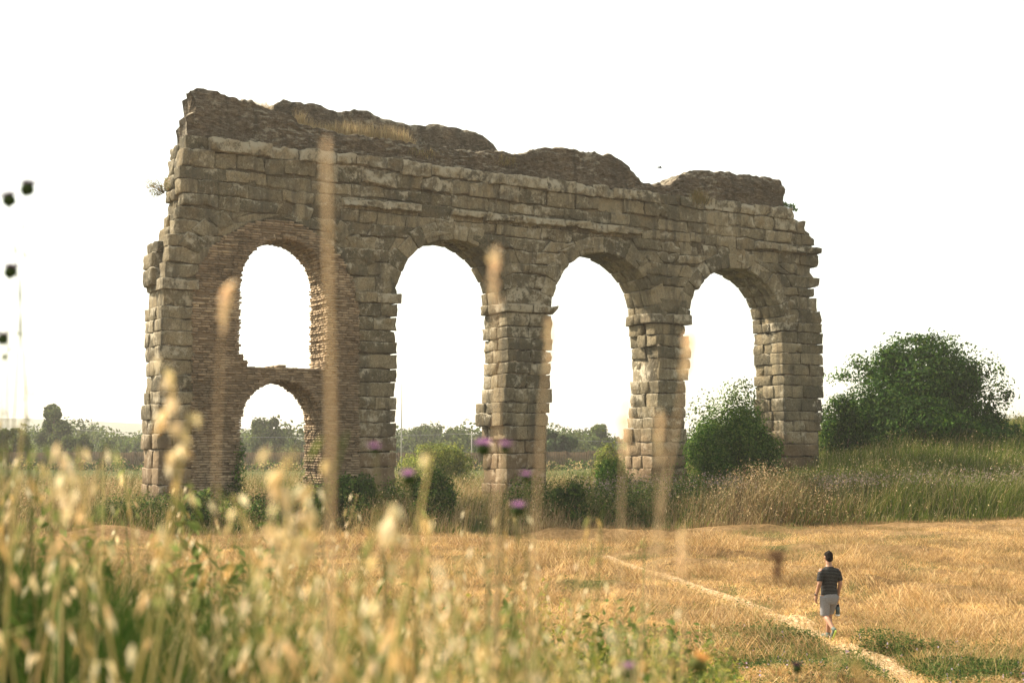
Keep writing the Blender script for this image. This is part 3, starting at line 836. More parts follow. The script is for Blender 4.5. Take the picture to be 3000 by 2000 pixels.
def limb(p0, p1, r0, r1, n=6, wob=0.08, k=6):
    p0 = np.array(p0, float); p1 = np.array(p1, float); t = np.linspace(0, 1, n)[:, None]
    P = p0 + (p1 - p0) * t + np.sin(t * math.pi) * rng.normal(size=(1, 3)) * wob * np.linalg.norm(p1 - p0)
    return tube(P, np.linspace(r0, r1, n), k)

# ------------------------------------------------------------------ mown field: loose straw, stubble, clover
def straw_field():
    mb = MB()
    # sample by depth so that nearer ground gets more blades
    n = 420000
    yy = 20 + 40 * rng.random(n) ** 1.35
    px = rng.uniform(-0.40, 0.40, n); xx = px * yy
    keep = (yy < edge(xx) + 0.4) & (rng.random(n) < 0.2 + 0.8 * sst(0.0, 0.5, path_dist(xx, yy) + .22 * vn2(xx, yy, 1.3, 19) + .1 * vn2(xx, yy, 4, 20)))
    g = greenness(xx, yy)
    keep &= rng.random(n) > 0.75 * g
    xx, yy = xx[keep], yy[keep]; n = len(xx)
    z = ground(xx, yy)
    stand = rng.random(n) < 0.30
    lay = vn2(xx, yy, 0.8, 11) * 1.5 + 0.25
    head = np.where(stand, rng.uniform(0, 6.28, n), lay + rng.normal(0, 1.6, n) + np.where(rng.random(n) < .5, 0, math.pi))
    L_ = np.where(stand, rng.uniform(0.05, 0.15, n), rng.uniform(0.07, 0.28, n))
    lean = np.where(stand, rng.uniform(0.1, 0.6, n), rng.uniform(1.09, 1.16, n))
    w = rng.uniform(0.005, 0.011, n)
    col = pick([(0.50, 0.335, 0.14), (0.60, 0.425, 0.20), (0.37, 0.225, 0.085), (0.2, 0.125, 0.05), (0.68, 0.52, 0.30)], n, 0.2, [.3, .25, .22, .14, .09])
    # relief shading put into the straw colour: lighter heaps, darker brown-green hollows
    nz_ = 0.7 * vn2(xx + .3 * yy, yy * 1.5, 0.75, 17) + 0.5 * vn2(xx, yy * 1.6, 1.7, 14) + .3 * vn2(xx, yy * 2, 3.5, 16); col *= np.clip(0.8 + 1.05 * nz_, .16, 1.3)[:, None]
    gg = rng.random(n) < .06 + .5 * (1 - sst(-.45, .05, nz_)); col[gg] = pick([(0.16, 0.15, 0.05), (0.12, 0.13, 0.04), (0.2, 0.13, 0.06)], gg.sum())
    # the last swath before the verge is a darker brown
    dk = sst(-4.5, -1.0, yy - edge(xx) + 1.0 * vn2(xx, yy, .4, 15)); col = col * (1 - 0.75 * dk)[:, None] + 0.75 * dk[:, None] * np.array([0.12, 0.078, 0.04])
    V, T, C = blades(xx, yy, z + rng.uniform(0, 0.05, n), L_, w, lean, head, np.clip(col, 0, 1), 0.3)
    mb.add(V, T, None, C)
    # raked heaps of longer straw
    m = 300; hy = 22.5 + 26 * rng.random(m) ** 1.2; hx_ = R(-.34, .4, m) * hy; ok = (path_dist(hx_, hy) > 1.1) & (hy < edge(hx_) - 1); hx_, hy = hx_[ok], hy[ok]; m = len(hx_); K = 260
    rad = R(.35, 1.0, m); hgt = R(.15, .5, m); th_ = R(0, 6.28, (m, K)); rr_ = np.sqrt(rng.random((m, K)))
    bx_ = (hx_[:, None] + rad[:, None] * 1.5 * rr_ * np.cos(th_)).ravel(); by_ = (hy[:, None] + rad[:, None] * .7 * rr_ * np.sin(th_)).ravel()
    bz_ = ground(bx_, by_) + (hgt[:, None] * (1 - rr_ ** 2)).ravel(); n = len(bx_)
    hd = np.repeat(R(0, 6.28, m), K) + rng.normal(0, 1.1, n)
    cc = pick([(0.53, 0.36, 0.165), (0.64, 0.47, 0.245), (0.4, 0.25, 0.1), (0.25, 0.155, 0.065)], n, .15) * np.repeat(R(.55, 1.15, m), K)[:, None]
    V, T, C = blades(bx_, by_, bz_ - .03, R(.2, .6, n), R(.005, .011, n), R(.98, 1.16, n), hd, np.clip(cc, 0, 1), .5); mb.add(V, T, None, C)
    return mb.mesh('hay')
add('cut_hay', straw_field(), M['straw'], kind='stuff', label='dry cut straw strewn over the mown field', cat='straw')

def clover():
    mb = MB(); n = 170000
    yy = 20 + 36 * rng.random(n) ** 1.6; xx = rng.uniform(-0.4, 0.4, n) * yy
    k = (rng.random(n) < greenness(xx, yy)) & (path_dist(xx, yy) > 0.25) & (yy < edge(xx)); xx, yy = xx[k], yy[k]; n = len(xx)
    P = np.stack([xx, yy, ground(xx, yy) + rng.uniform(0.02, 0.16, n)], 1)
    V, T, C = leaves(P, np.stack([R(-.5, .5, n), R(-.7, .3, n), np.ones(n)], 1), R(0.03, 0.075, n), pick([(0.045, 0.075, 0.016), (0.065, 0.1, 0.022), (0.11, 0.13, 0.035), (0.03, 0.05, 0.012)], n), 0.6)
    mb.add(V, T, None, C)
    m = n // 3; i = rng.choice(n, m)
    V, T, C = blades(xx[i], yy[i], ground(xx[i], yy[i]), R(0.12, 0.4, m), R(.006, .012, m), R(0.2, 0.8, m), R(0, 6.28, m), pick([(0.10, 0.15, 0.035), (0.17, 0.2, 0.06), (0.3, 0.27, 0.1)], m))
    mb.add(V, T, None, C)
    for cx_, cy_, sx_, sy_, m in ((7.4, 23.6, 1.5, .8, 15000), (8.4, 24.6, 1.2, .5, 5000), (5.0, 26.3, .9, .35, 3500), (6.4, 25.6, .8, .3, 2500), (4.0, 24.2, 1.0, .6, 4500)):
        x = rng.normal(cx_, sx_, m); y = rng.normal(cy_, sy_, m); kk = (path_dist(x, y) > .3) & (vn2(x, y, 1.0, 23) + .6 * vn2(x, y, 3, 24) > -.25); x, y = x[kk], y[kk]; m = len(x)
        V, T, C = leaves(np.stack([x, y, ground(x, y) + R(.04, .24, m)], 1), np.stack([R(-.6, .6, m), R(-.8, .3, m), np.ones(m)], 1), R(.03, .075, m), pick([(0.018, 0.042, 0.008), (0.03, 0.06, 0.011), (0.05, 0.08, 0.018), (0.09, 0.105, 0.03)], m), .6); mb.add(V, T, None, C)
        i = rng.choice(m, m // 8); V, T, C = blades(x[i], y[i], ground(x[i], y[i]), R(.2, .55, len(i)), R(.006, .012, len(i)), R(.1, .6, len(i)), R(0, 6.28, len(i)), pick([(0.09, 0.14, 0.03), (0.16, 0.19, 0.05), (0.4, 0.3, 0.13)], len(i))); mb.add(V, T, None, C)
    # small mauve flower heads near the path
    m = 170; x = rng.normal(7.2, 2.6, m); y = rng.normal(23.8, 1.6, m); kk = (path_dist(x, y) > .3) & (y > 20); x, y = x[kk], y[kk]; m = len(x)
    for _ in range(3):
        V, T, C = leaves(np.stack([x, y, ground(x, y) + R(.12, .24, m)], 1) + R(-.01, .01, (m, 3)), rng.normal(size=(m, 3)), R(.03, .05, m), pick([(0.36, 0.26, 0.36), (0.45, 0.36, 0.44)], m), 0.9)
        mb.add(V, T, None, C)
    return mb.mesh('clover')
add('clover_patches', clover(), M['leaf'], kind='stuff', label='low green clover and weeds with small mauve flowers beside the path', cat='clover')

# ------------------------------------------------------------------ verge: tall grass and weeds below and around the aqueduct
GREEN = [(0.0576, 0.0891, 0.0102), (0.0863, 0.1225, 0.0159), (0.1315, 0.1523, 0.0254), (0.037, 0.0631, 0.0083)]
DRY = [(0.34, 0.25, 0.115), (0.42, 0.32, 0.16), (0.25, 0.17, 0.075), (0.19, 0.125, 0.055)]
def verge():
    mb = MB()
    n = 330000
    yy = rng.uniform(50, 112, n) ; yy = 50 + (yy - 50) ** 1.25 * (62 ** -0.25)
    xx = rng.uniform(-0.42, 0.44, n) * yy
    e = edge(xx); dd = yy - e
    wallu = (xx * WD[0] + (yy - D0) * WD[1]); wallt = (xx * WN[0] + (yy - D0) * WN[1])
    k = (dd > -0.2) & ~((wallt > -0.1) & (wallt < TW) & (wallu > -17) & (wallu < 19.3) & (np.abs(((wallu + 3.12) / 8.25 + .5) % 1 - .5) > .33))
    left = xx < 6
    k &= ~(left & (dd > 22) & (rng.random(n) < .8))
    # a trodden gap leading through to the wall
    gap = np.exp(-((xx + 1.2 + (yy - 52) * 0.05) / 0.8) ** 2) * (yy < 62); k &= rng.random(n) > gap * .85
    xx, yy, dd = xx[k], yy[k], dd[k]; n = len(xx)
    z = ground(xx, yy)
    cl = vn2(xx, yy, 0.35, 91); c2 = vn2(xx, yy, 1.3, 92)
    ramp_in = 0.35 + 0.65 * sst(0, 1.6, dd)
    h = (0.8 + 0.5 * cl + 0.42 * c2) * ramp_in * rng.uniform(0.6, 1.3, n)
    rightf = sst(5, 10, xx) * (1 - sst(4, 9, dd))
    h *= 1 + 0.6 * rightf
    h *= np.where(xx < 4, 1.05, 1)
    h = np.clip(h, .12, 2.0)
    # colour: dry oats on the left and along the front right, green up the bank
    dry = np.clip(0.40 - .12 * (xx > 4) + 0.95 * vn2(xx, yy, 0.3, 93) + 0.35 * (xx < 5) + 0.35 * np.exp(-((xx - 10.5) / 3.5) ** 2) * (dd < 7) - 0.45 * sst(12, 16, xx) - 0.35 * sst(4, 9, dd) * (xx > 6), 0.06, 0.95)
    dry = np.where((xx > 12.5) | ((xx > 5) & (dd > 6)), dry * .35 + .03, dry)
    isd = rng.random(n) < dry
    col = np.where(isd[:, None], pick(DRY, n), pick(GREEN, n))
    br = np.exp(-((xx - 11.0) / 3.3) ** 2) * (dd < 6) * np.clip(.65 + .6 * vn2(xx, yy, .5, 94), 0, 1); col = np.where((rng.random(n) < .9 * br)[:, None], pick([(0.14, 0.092, 0.034), (0.085, 0.06, 0.024), (0.2, 0.13, 0.05)], n), col)
    tip = np.where((rng.random(n) < np.where(isd, .45, .12))[:, None], pick([(0.5, 0.4, 0.23), (0.4, 0.31, 0.15)], n), col)
    V, T, C = blades(xx, yy, z, h, R(0.012, 0.028, n), R(0.1, 0.75, n), rng.normal(0.2, 1.0, n) + 2.2 * vn2(xx, yy, .5, 98), col * (1 + .35 * vn2(xx, yy, .9, 99))[:, None].clip(.5, 1.5), 0.7, tip)
    mb.add(V, T, None, C)
    # seed heads on the taller stems: little tufts
    m = rng.choice(n, 34000, replace=False, p=h / h.sum())
    P = np.stack([xx[m] + R(-.12, .12, len(m)), yy[m] + R(-.12, .12, len(m)), z[m] + h[m] * R(0.85, 1.12, len(m))], 1)
    ht = np.where((rng.random(len(m)) < .35)[:, None], pick([(0.2, 0.12, 0.06)], len(m)), pick([(0.5, 0.39, 0.21), (0.38, 0.28, 0.14), (0.58, 0.47, 0.28)], len(m)))
    gr = (~isd[m]) & (rng.random(len(m)) < .6); ht[gr] = pick([(0.15, 0.17, 0.06)], gr.sum())
    V, T, C = leaves(P, rng.normal(size=(len(m), 3)), R(.05, .12, len(m)), ht, .4); mb.add(V, T, None, C)
    i = rng.choice(n, 2600, p=br * h / (br * h).sum()); m = len(i)
    V, T, C = leaves(np.stack([xx[i] + R(-.1, .1, m), yy[i] + R(-.1, .1, m), z[i] + h[i] * R(.75, 1.1, m)], 1), rng.normal(size=(m, 3)), R(.035, .07, m), pick([(0.55, 0.42, 0.24), (0.45, 0.3, 0.15)], m), .8); mb.add(V, T, None, C)
    m = 26000; i = rng.choice(n, m, p=(h * (1 + 2 * rightf)) / (h * (1 + 2 * rightf)).sum())
    P = np.stack([xx[i] + R(-.15, .15, m), yy[i] + R(-.15, .15, m), z[i] + h[i] * R(.15, .95, m)], 1)
    fc = np.where((br[i] > R(.2, .9, m))[:, None], pick([(0.15, 0.095, 0.045), (0.1, 0.07, 0.035)], m), pick([(0.07, 0.1, 0.03), (0.1, 0.13, 0.04), (0.14, 0.15, 0.055)], m))
    V, T, C = leaves(P, rng.normal(size=(m, 3)), R(.06, .15, m), fc, .35); mb.add(V, T, None, C)
    return mb.mesh('verge')
add('verge_grass', verge(), M['grass'], kind='stuff', label='tall green and dry grass growing on the verge below the aqueduct', cat='grass')

def lavender():
    mb = MB(); n = 9000
    n = 3400; xx = np.concatenate([R(13, 27, n * 2 // 3), R(2.5, 10, n // 3)]); dd = np.concatenate([R(2.5, 5.5, n * 2 // 3), R(2, 9, n // 3)]); yy = np.interp(xx, EX, EY) + dd; n = len(xx)
    k = vn2(xx, yy, 0.35, 95) + .5 * vn2(xx, yy, 1.4, 96) > R(-.7, .5, n); xx, yy = xx[k], yy[k]; n = len(xx)
    z = ground(xx, yy); h = R(1.15, 1.65, n)
    V, T, C = blades(xx, yy, z, h, R(.01, .018, n), R(.05, .3, n), R(0, 6.28, n), pick([(0.15, 0.16, 0.07)], n), .6); mb.add(V, T, None, C)
    for _ in range(2):
        V, T, C = leaves(np.stack([xx, yy, z + h * R(.82, 1.0, n)], 1) + R(-.06, .06, (n, 3)), rng.normal(size=(n, 3)), R(.06, .11, n), pick([(0.33, 0.25, 0.22), (0.38, 0.3, 0.27), (0.26, 0.2, 0.15)], n), .5); mb.add(V, T, None, C)
    return mb.mesh('mauve_weeds')
add('mauve_weeds', lavender(), M['grass'], kind='stuff', label='band of tall weeds with dusty mauve flower heads on the verge', cat='weeds')

# ------------------------------------------------------------------ shrubs and trees
FIG = [(0.0175, 0.0491, 0.007), (0.0281, 0.0688, 0.0097), (0.0456, 0.0948, 0.014), (0.0772, 0.1229, 0.021)]
def plant(name, label, cat, loc, blobs, n, size, cols, trunk=None, seed=0, group=None, wts=None, shell=.55, extra=None):
    o = add(name, None, loc=loc, label=label, cat=cat, group=group)
    V, T, C = crown_leaves(blobs, n, size, cols, seed=seed, wts=wts, shell=shell); mb = MB(); mb.add(V, T, None, C)
    if extra is not None:
        V, T, C = extra; mb.add(V, T, None, C)
    add('crown', mb.mesh('crown'), M['leaf'], o)
    tb = MB()
    if trunk is None: trunk = [((0, 0, -0.3), tuple(np.array(b[:3]) * [1, 1, 1]), 0.05 + 0.025 * b[3], 0.02) for b in blobs[:10]]
    for p0, p1, r0, r1 in trunk:
        V, T, Q = limb(p0, p1, r0, r1); tb.add(V, T, Q)
    add('trunk', tb.mesh('trunk', True), M['bark'], o)
    return o
def gz(x, y): return float(ground(np.array([x]), np.array([y]))[0])

# big fig tree on the bank
c = at(2690, 1300, 84); fx, fy = c.x, c.y; fz = gz(fx, fy)
def rel(px, py, dep, r): 
    p = at(px, py, dep); k = dep / FPX
    return (p.x - fx, p.y - fy, p.z - fz, r[0] * k, r[0] * k * 0.9, r[1] * k)
fb = [rel(2690, 1150, 84, (170, 120)), rel(2720, 1075, 84, (120, 85)), rel(2590, 1195, 83, (120, 90)), rel(2790, 1195, 83.5, (105, 80)), rel(2690, 1230, 82, (190, 75)),
      rel(2560, 1240, 82.5, (100, 70)), rel(2850, 1240, 84, (85, 52)), rel(2640, 1090, 84.5, (85, 70)), rel(2790, 1105, 84.5, (75, 75)), rel(2510, 1245, 82, (80, 55)), rel(2900, 1270, 83, (90, 40)), rel(2650, 1270, 81.5, (160, 40)), rel(2780, 1270, 81.5, (150, 45))]
# clumps: many smaller leaf masses over the big ones
rr = np.random.default_rng(3); fb2 = []
for b in fb:
    for _ in range(9):
        d = rr.normal(size=3); d /= np.linalg.norm(d); d[1] = -abs(d[1]) if rr.random() < .6 else d[1]
        q = rr.uniform(0.3, 0.52); fb2.append((b[0] + d[0] * b[3] * .85, b[1] + d[1] * b[4] * .85, b[2] + d[2] * b[5] * .85, b[3] * q, b[4] * q, b[5] * q))
# loose outer sprays where the sky shows through
sp = [rel(2540, 1080, 84, (70, 55)), rel(2470, 1100, 84, (60, 25)), rel(2510, 1060, 84, (40, 30)), rel(2700, 995, 84, (110, 22)), rel(2800, 1030, 84, (60, 45)), rel(2890, 1090, 84, (60, 60)), rel(2930, 1140, 84, (50, 70)), rel(2950, 1160, 84, (30, 30)), rel(2900, 1200, 84, (60, 60)), rel(2600, 1030, 84, (60, 30)), rel(2930, 1080, 84, (20, 20)), rel(2850, 1080, 84, (50, 50))]
ex = crown_leaves(sp, 3000, 0.2, FIG, shell=0.0, seed=9)
tr = [((0, 0, -.4), (0.2, 0, 1.6), .22, .16)] + [((0.2, 0, 1.2), b[:3], .09, .02) for b in fb[:10]] + [((0.3, 0, 2.0), b[:3], .04, .008) for b in sp]
plant('fig_tree', 'broad dark green fig tree on the grassy bank', 'tree', (fx, fy, fz), fb + fb2, 60000, 0.21, FIG, tr, extra=ex, wts=[.3, .35, .25, .1])

def shrub(name, label, px, pytop, pybot, halfw, dep, n, size, cols, seed, cat='bush', clumps=10, group=None, wts=None):
    top = at(px, pytop, dep); k = dep / FPX; z0 = gz(top.x, dep); hw = halfw * k; H = top.z - z0
    r2 = np.random.default_rng(seed); bl = [(0, 0, H * .5, hw * .85, hw * .8, H * .46), (0, 0, H * .3, hw * .95, hw * .85, H * .32)]
    for _ in range(clumps):
        a = r2.uniform(0, 6.28); e_ = r2.uniform(-.2, 1.2); q = r2.uniform(.22, .4)
        bl.append((hw * .72 * math.cos(a) * math.cos(e_), hw * .68 * math.sin(a) * math.cos(e_), H * .45 + H * .42 * math.sin(e_), hw * q, hw * q, H * q * .8))
    return plant(name, label, cat, (top.x, dep, z0), bl, n, size, cols, seed=seed, group=group, wts=wts)
LAUR = [(0.0259, 0.0691, 0.0095), (0.0432, 0.0994, 0.0138), (0.0734, 0.1339, 0.0208), (0.121, 0.1814, 0.0346)]
BRAM = [(0.0231, 0.0578, 0.0105), (0.042, 0.0893, 0.0147), (0.0787, 0.126, 0.0231)]
LITE = [(0.15, 0.1875, 0.0375), (0.225, 0.25, 0.0562), (0.3, 0.3125, 0.075), (0.1125, 0.15, 0.0312)]
shrub('round_bush', 'dense round dark green bush in front of the fourth arch', 2140, 1195, 1420, 150, 66.5, 30000, 0.13, LAUR, 11, clumps=22)
shrub('shrub', 'loose light green shrub seen through the fourth arch', 2140, 1130, 1300, 125, 76, 5000, 0.17, [(0.08, 0.13, 0.03), (0.13, 0.19, 0.05), (0.06, 0.1, 0.02)], 12, clumps=9)
shrub('shrub', 'dark green shrub between the right end pier and the fig tree', 2460, 1165, 1290, 75, 79, 7000, 0.17, FIG, 13)
shrub('yellow_bush', 'rounded yellow green bush seen through the second arch', 1285, 1293, 1400, 108, 92, 12000, 0.14, LITE, 14)
shrub('bramble', 'dark bramble at the foot of the pier beside the brick lining', 1030, 1395, 1555, 85, 55.5, 9000, 0.12, BRAM, 15)
shrub('bramble', 'broad dark bramble at the foot of the brick lining', 905, 1425, 1560, 100, 54.5, 8000, 0.12, BRAM, 16)
shrub('bramble', 'bramble under the second arch, left of the trodden gap', 1262, 1385, 1550, 75, 54.5, 7000, 0.12, BRAM + [(0.13, .15, .05)], 17)
shrub('bramble', 'dark bramble at the foot of the middle pier', 1665, 1425, 1560, 60, 54.5, 6000, 0.12, BRAM, 18)
shrub('bramble', 'small bush beside the pier left of the round bush', 1790, 1345, 1480, 55, 62, 5000, 0.12, LAUR, 19)
shrub('bramble', 'low bramble in the dry grass below the left end pier', 590, 1440, 1540, 60, 54.2, 4000, 0.12, BRAM + [(0.13, .15, .05)], 20)
def undergrowth():
    r3 = np.random.default_rng(77); bl = []
    for px_ in np.arange(330, 2080, 17):
        for _ in range(2):
            x_ = (px_ + r3.uniform(-10, 10) - 1500) / FPX * 60; e0 = float(np.interp(x_, EX, EY)); wy_ = D0 + x_ * math.tan(WA)
            y_ = r3.uniform(e0 + 1.0, max(e0 + 1.6, min(wy_ - .6, e0 + 9))); x_ *= y_ / 60
            if abs(x_ + 1.2) < 1.3 and y_ < 61: continue
            H = r3.uniform(.55, 1.3) * (1.35 if px_ > 900 else .95); q_ = r3.uniform(.35, .8)
            bl.append((x_, y_, gz(x_, y_) + H * .5, q_, q_, H * .62))
    mb = MB(); V, T, C = crown_leaves(bl, 60000, 0.10, BRAM + [(0.11, 0.14, 0.035), (0.2, 0.18, 0.07)], seed=21, shell=.3); mb.add(V, T, None, C)
    return mb.mesh('undergrowth')
add('undergrowth', undergrowth(), M['leaf'], kind='stuff', label='ragged band of green scrub hiding the feet of the piers', cat='undergrowth')
shrub('sapling', 'bright young sapling through the third arch', 1775, 1290, 1400, 38, 90, 2200, 0.16, LITE, 21, cat='tree')
shrub('shrub', 'straw green shrub at the far right edge of the bank', 3010, 1215, 1330, 60, 92, 700, 0.16, [(0.16, 0.17, 0.07), (0.2, 0.17, 0.07)], 22)

# ------------------------------------------------------------------ background beyond the aqueduct
FARC = [(0.0638, 0.0893, 0.0224), (0.0892, 0.119, 0.0306), (0.1212, 0.1487, 0.0408), (0.051, 0.0714, 0.0204)]
def far_tree(name, label, px, pytop, halfw, dep, seed, n=5200, conic=0.0, cols=FARC, size=0.5):
    top = at(px, pytop, dep); z0 = gz(top.x, dep); H = top.z - z0; hw = halfw * dep / FPX
    r2 = np.random.default_rng(seed); bl = []
    for _ in range(16):
        f = r2.uniform(0.25, 0.92); wf = (1 - conic * f) * math.sqrt(max(0.05, 1 - (2 * f - 1.1) ** 2 * .7)); a = r2.uniform(0, 6.28); q = r2.uniform(.25, .42)
        bl.append((hw * wf * .7 * math.cos(a), hw * wf * .7 * math.sin(a), H * f, hw * q, hw * q, min(H * .2, hw * q)))
    plant(name, label, 'tree', (top.x, dep, z0), bl, n, size, cols, [((0, 0, -.5), (0, 0, H * .75), H * .03, H * .01)] + [((0, 0, H * .3), b[:3], .08, .03) for b in bl[:6]], seed=seed)
far_tree('tree', 'tall dark tree rising above the hedge left of the aqueduct', 160, 1180, 52, 200, 101, 6000, 0.3, size=.45)
far_tree('tree', 'leafy tree beyond the fence seen through the low brick opening', 785, 1226, 55, 230, 102, 5000, 0.3)
far_tree('tree', 'flat topped tree on the tree line through the second arch', 1258, 1252, 58, 280, 103, 5000)
far_tree('tree', 'tree on the tree line just left of the middle pier', 1340, 1258, 45, 260, 104, 5000, 0.3)
far_tree('tree', 'dark bushy tree just right of the middle pier', 1640, 1262, 52, 190, 105, 7000, cols=[(0.035, 0.06, 0.02), (0.05, 0.08, 0.025)])
far_tree('tree', 'pointed tree on the tree line through the third arch', 1752, 1245, 48, 230, 106, 5500, 0.6)
far_tree('tree', 'dark bush like tree at the far left edge of the hedge', 40, 1262, 60, 170, 107, 6000)
far_tree('tree', 'small tree by the fence left of the aqueduct', 225, 1275, 45, 180, 108, 5000)
mb = MB(); bl = []
r2 = np.random.default_rng(55)
for X in np.arange(-125, 115, 1.15):
    d = r2.uniform(235, 330); H = r2.uniform(4.6, 8.4) * (0.9 + 0.15 * math.sin(X * .2)); x = X * d / 280
    for _ in range(4):
        q = r2.uniform(1.3, 2.3); bl.append((x + r2.uniform(-2, 2), d + r2.uniform(-2, 2), gz(x, d) + H * r2.uniform(.15, .78), q * 1.2, q, q))
V, T, C = crown_leaves(bl, 70000, 0.75, FARC, seed=7); mb.add(V, T, None, C)
add('far_wood', mb.mesh('far_wood'), M['leaf'], kind='stuff', label='line of distant green trees along the horizon behind the arches', cat='wood')
mb = MB(); bl = []
for X in np.arange(-56, 24, 1.1):
    d = r2.uniform(150, 163) ; H = r2.uniform(.5, 1.5)
    bl.append((X * d / 160, d, gz(X, d) + H * .4, 1.0, .9, H * .7))
V, T, C = crown_leaves(bl, 9000, 0.3, BRAM + DRY[:2], seed=8); mb.add(V, T, None, C)
add('scrub', mb.mesh('scrub'), M['leaf'], kind='stuff', label='low scrub in front of the far wooden fence', cat='scrub')

# wooden fence far behind
fen = add('fence', None, loc=(0, 166, 0.9), label='long brown wooden board fence far behind the arches', cat='fence')
M['fence'] = plain('fence_wood', (0.10, 0.07, 0.04), 0.9, 0.1, 3, 0.3)
mb = MB()
for i in range(12):
    a = -1.2 + i * 0.2; V, Q = box(a, a + .175, R(-.02, .02), .03, -0.3, 1.95 + R(-.05, .05)); mb.add(V, None, Q)
V, Q = box(-1.2, 1.2, .03, .08, .4, .52); mb.add(V, None, Q); V, Q = box(-1.2, 1.2, .03, .08, 1.5, 1.62); mb.add(V, None, Q)
pm = mb.mesh('panel'); pm.materials.append(M['fence'])
mb = MB(); V, Q = box(-.06, .06, -.06, .06, -.4, 2.05); mb.add(V, None, Q); qm = mb.mesh('post'); qm.materials.append(M['fence'])
for i in range(31):
    x = -58 + i * 2.52; dz = gz(x, 166) - 0.9 + R(-.06, .06)
    o = add('panel', pm, None, fen, (x, R(-.05, .05), dz)); o = add('post', qm, None, fen, (x + 1.26, 0, dz))

# slender pole, utility poles and wires
def pole(name, label, cat, px, pytop, dep, r, cross=False):
    t = at(px, pytop, dep); z0 = gz(t.x, dep); o = add(name, None, loc=(t.x, dep, z0), label=label, cat=cat)
    V, T, Q = tube([(0, 0, -.4), (0, 0, (t.z - z0) * .5), (0, 0, t.z - z0)], [r, r * .85, r * .6], 8); mb = MB(); mb.add(V, T, Q); add('shaft', mb.mesh('shaft', True), M['pole'], o)
    V, T, Q = tube([(0, 0, -.1), (0, 0, .12)], [r * 2.2, r * 1.8], 8); mb = MB(); mb.add(V, T, Q); add('foot', mb.mesh('foot'), M['pole'], o)
    if cross:
        V, Q = box(-.9, .9, -.06, .06, (t.z - z0) - .5, (t.z - z0) - .38); mb = MB(); mb.add(V, None, Q); add('crossarm', mb.mesh('crossarm'), M['pole'], o)
    return t
M['pole'] = plain('pale_metal', (0.42, 0.40, 0.36), 0.6, 0.3, 5, .1)
pole('pole', 'slender pale pole standing behind the second arch', 'pole', 1177, 1125, 118, 0.065)
a1 = pole('utility_pole', 'utility pole with crossarm beside the middle pier', 'utility pole', 1382, 1262, 215, 0.09, True)
a2 = pole('utility_pole', 'utility pole with crossarm far left of the aqueduct', 'utility pole', 60, 1240, 215, 0.09, True)
mb = MB()
for dx, dz in ((-.8, 0), (.8, -.05)):
    t = np.linspace(-.35, 1.4, 30)[:, None]; P = np.array(a2)[None] * (1 - t) + np.array(a1)[None] * t + np.array([[dx, 0, -.35 + dz]])
    P[:, 2] -= 1.1 * np.sin(np.clip(t[:, 0] % 1, 0, 1) * math.pi)
    V, T, Q = tube(P, 0.012, 4); mb.add(V, T, Q)
add('power_line', mb.mesh('power_line'), plain('wire', (.25, .25, .25), .5), label='thin sagging power line strung between the far utility poles', cat='power line')

# bird
b = at(1933, 492, 70); mb = MB()
V, T, Q = tube([(-.14, 0, 0), (-.06, 0, .02), (.05, 0, .02), (.12, 0, 0)], [.01, .035, .04, .012], 8); mb.add(V, T, Q)
bird = add('bird', mb.mesh('bird', True), plain('feather', (.05, .045, .04), .8), loc=b, rotz=.5, label='small dark bird in the white sky above the wall gap', cat='bird')
for sd in (1, -1):
    mb = MB(); mb.add([(-.05, 0, .02), (.06, 0, .02), (.03, sd * .12, .08), (-.05, sd * .12, .07), (-.06, sd * .22, .03)], [(0, 1, 2), (0, 2, 3), (3, 2, 4)]); add('wing', mb.mesh('wing'), bird.data.materials[0], bird)

# plants growing on the masonry
def tuft(u, t, v): p = Wg(u, t); return (p[0], p[1], v)
def wall_grass():
    mb = MB(); n = 5200
    uu = R(-12.6, -4.7, n); k = vn2(uu, uu * 0, 1.2, 97) > -.3; uu = uu[k]; n = len(uu); tt = R(.55, 1.2, n)
    vv = np.interp(uu, [p[0] for p in FT], [p[1] for p in FT]) - .12
    xy = WO[None] + uu[:, None] * WD + tt[:, None] * WN
    h = R(.35, 1.0, n) * np.interp(uu, [-12.6, -11.5, -10.5, -9.5, -8, -5.2, -4.7], [.5, .9, 1.1, .6, 1.1, 1.1, .5])
    V, T, C = blades(xy[:, 0], xy[:, 1], vv, h, R(.008, .016, n), R(.05, .5, n), R(0, 6.28, n), pick([(.46, .36, .2), (.36, .27, .14), (.55, .45, .27)], n), .7); mb.add(V, T, None, C)
    for u0, t0, v0, m, hh, sd in [(7.6, .3, 16.2, 260, .45, .35), (10.9, -.1, 16.1, 420, .75, .25), (-.3, .0, 17.0, 160, .35, .3), (8.6, .5, 16.35, 160, .4, .5), (-4.6, 0.0, 16.9, 150, .3, .5)]:
        uu = rng.normal(u0, sd, m); xy = WO[None] + uu[:, None] * WD + (t0 + R(-.1, .15, m))[:, None] * WN
        V, T, C = blades(xy[:, 0], xy[:, 1], v0 + R(-.25, .1, m), R(.4, 1, m) * hh, R(.008, .016, m), R(.3, 1.0, m), R(-2.6, -.2, m), pick([(.3, .24, .1), (.2, .19, .07), (.4, .3, .14)], m), .8); mb.add(V, T, None, C)
    return mb.mesh('wall_top_grass')
add('wall_top_grass', wall_grass(), M['straw'], kind='stuff', label='dry yellow grass growing along the top of the ruined channel', cat='grass')
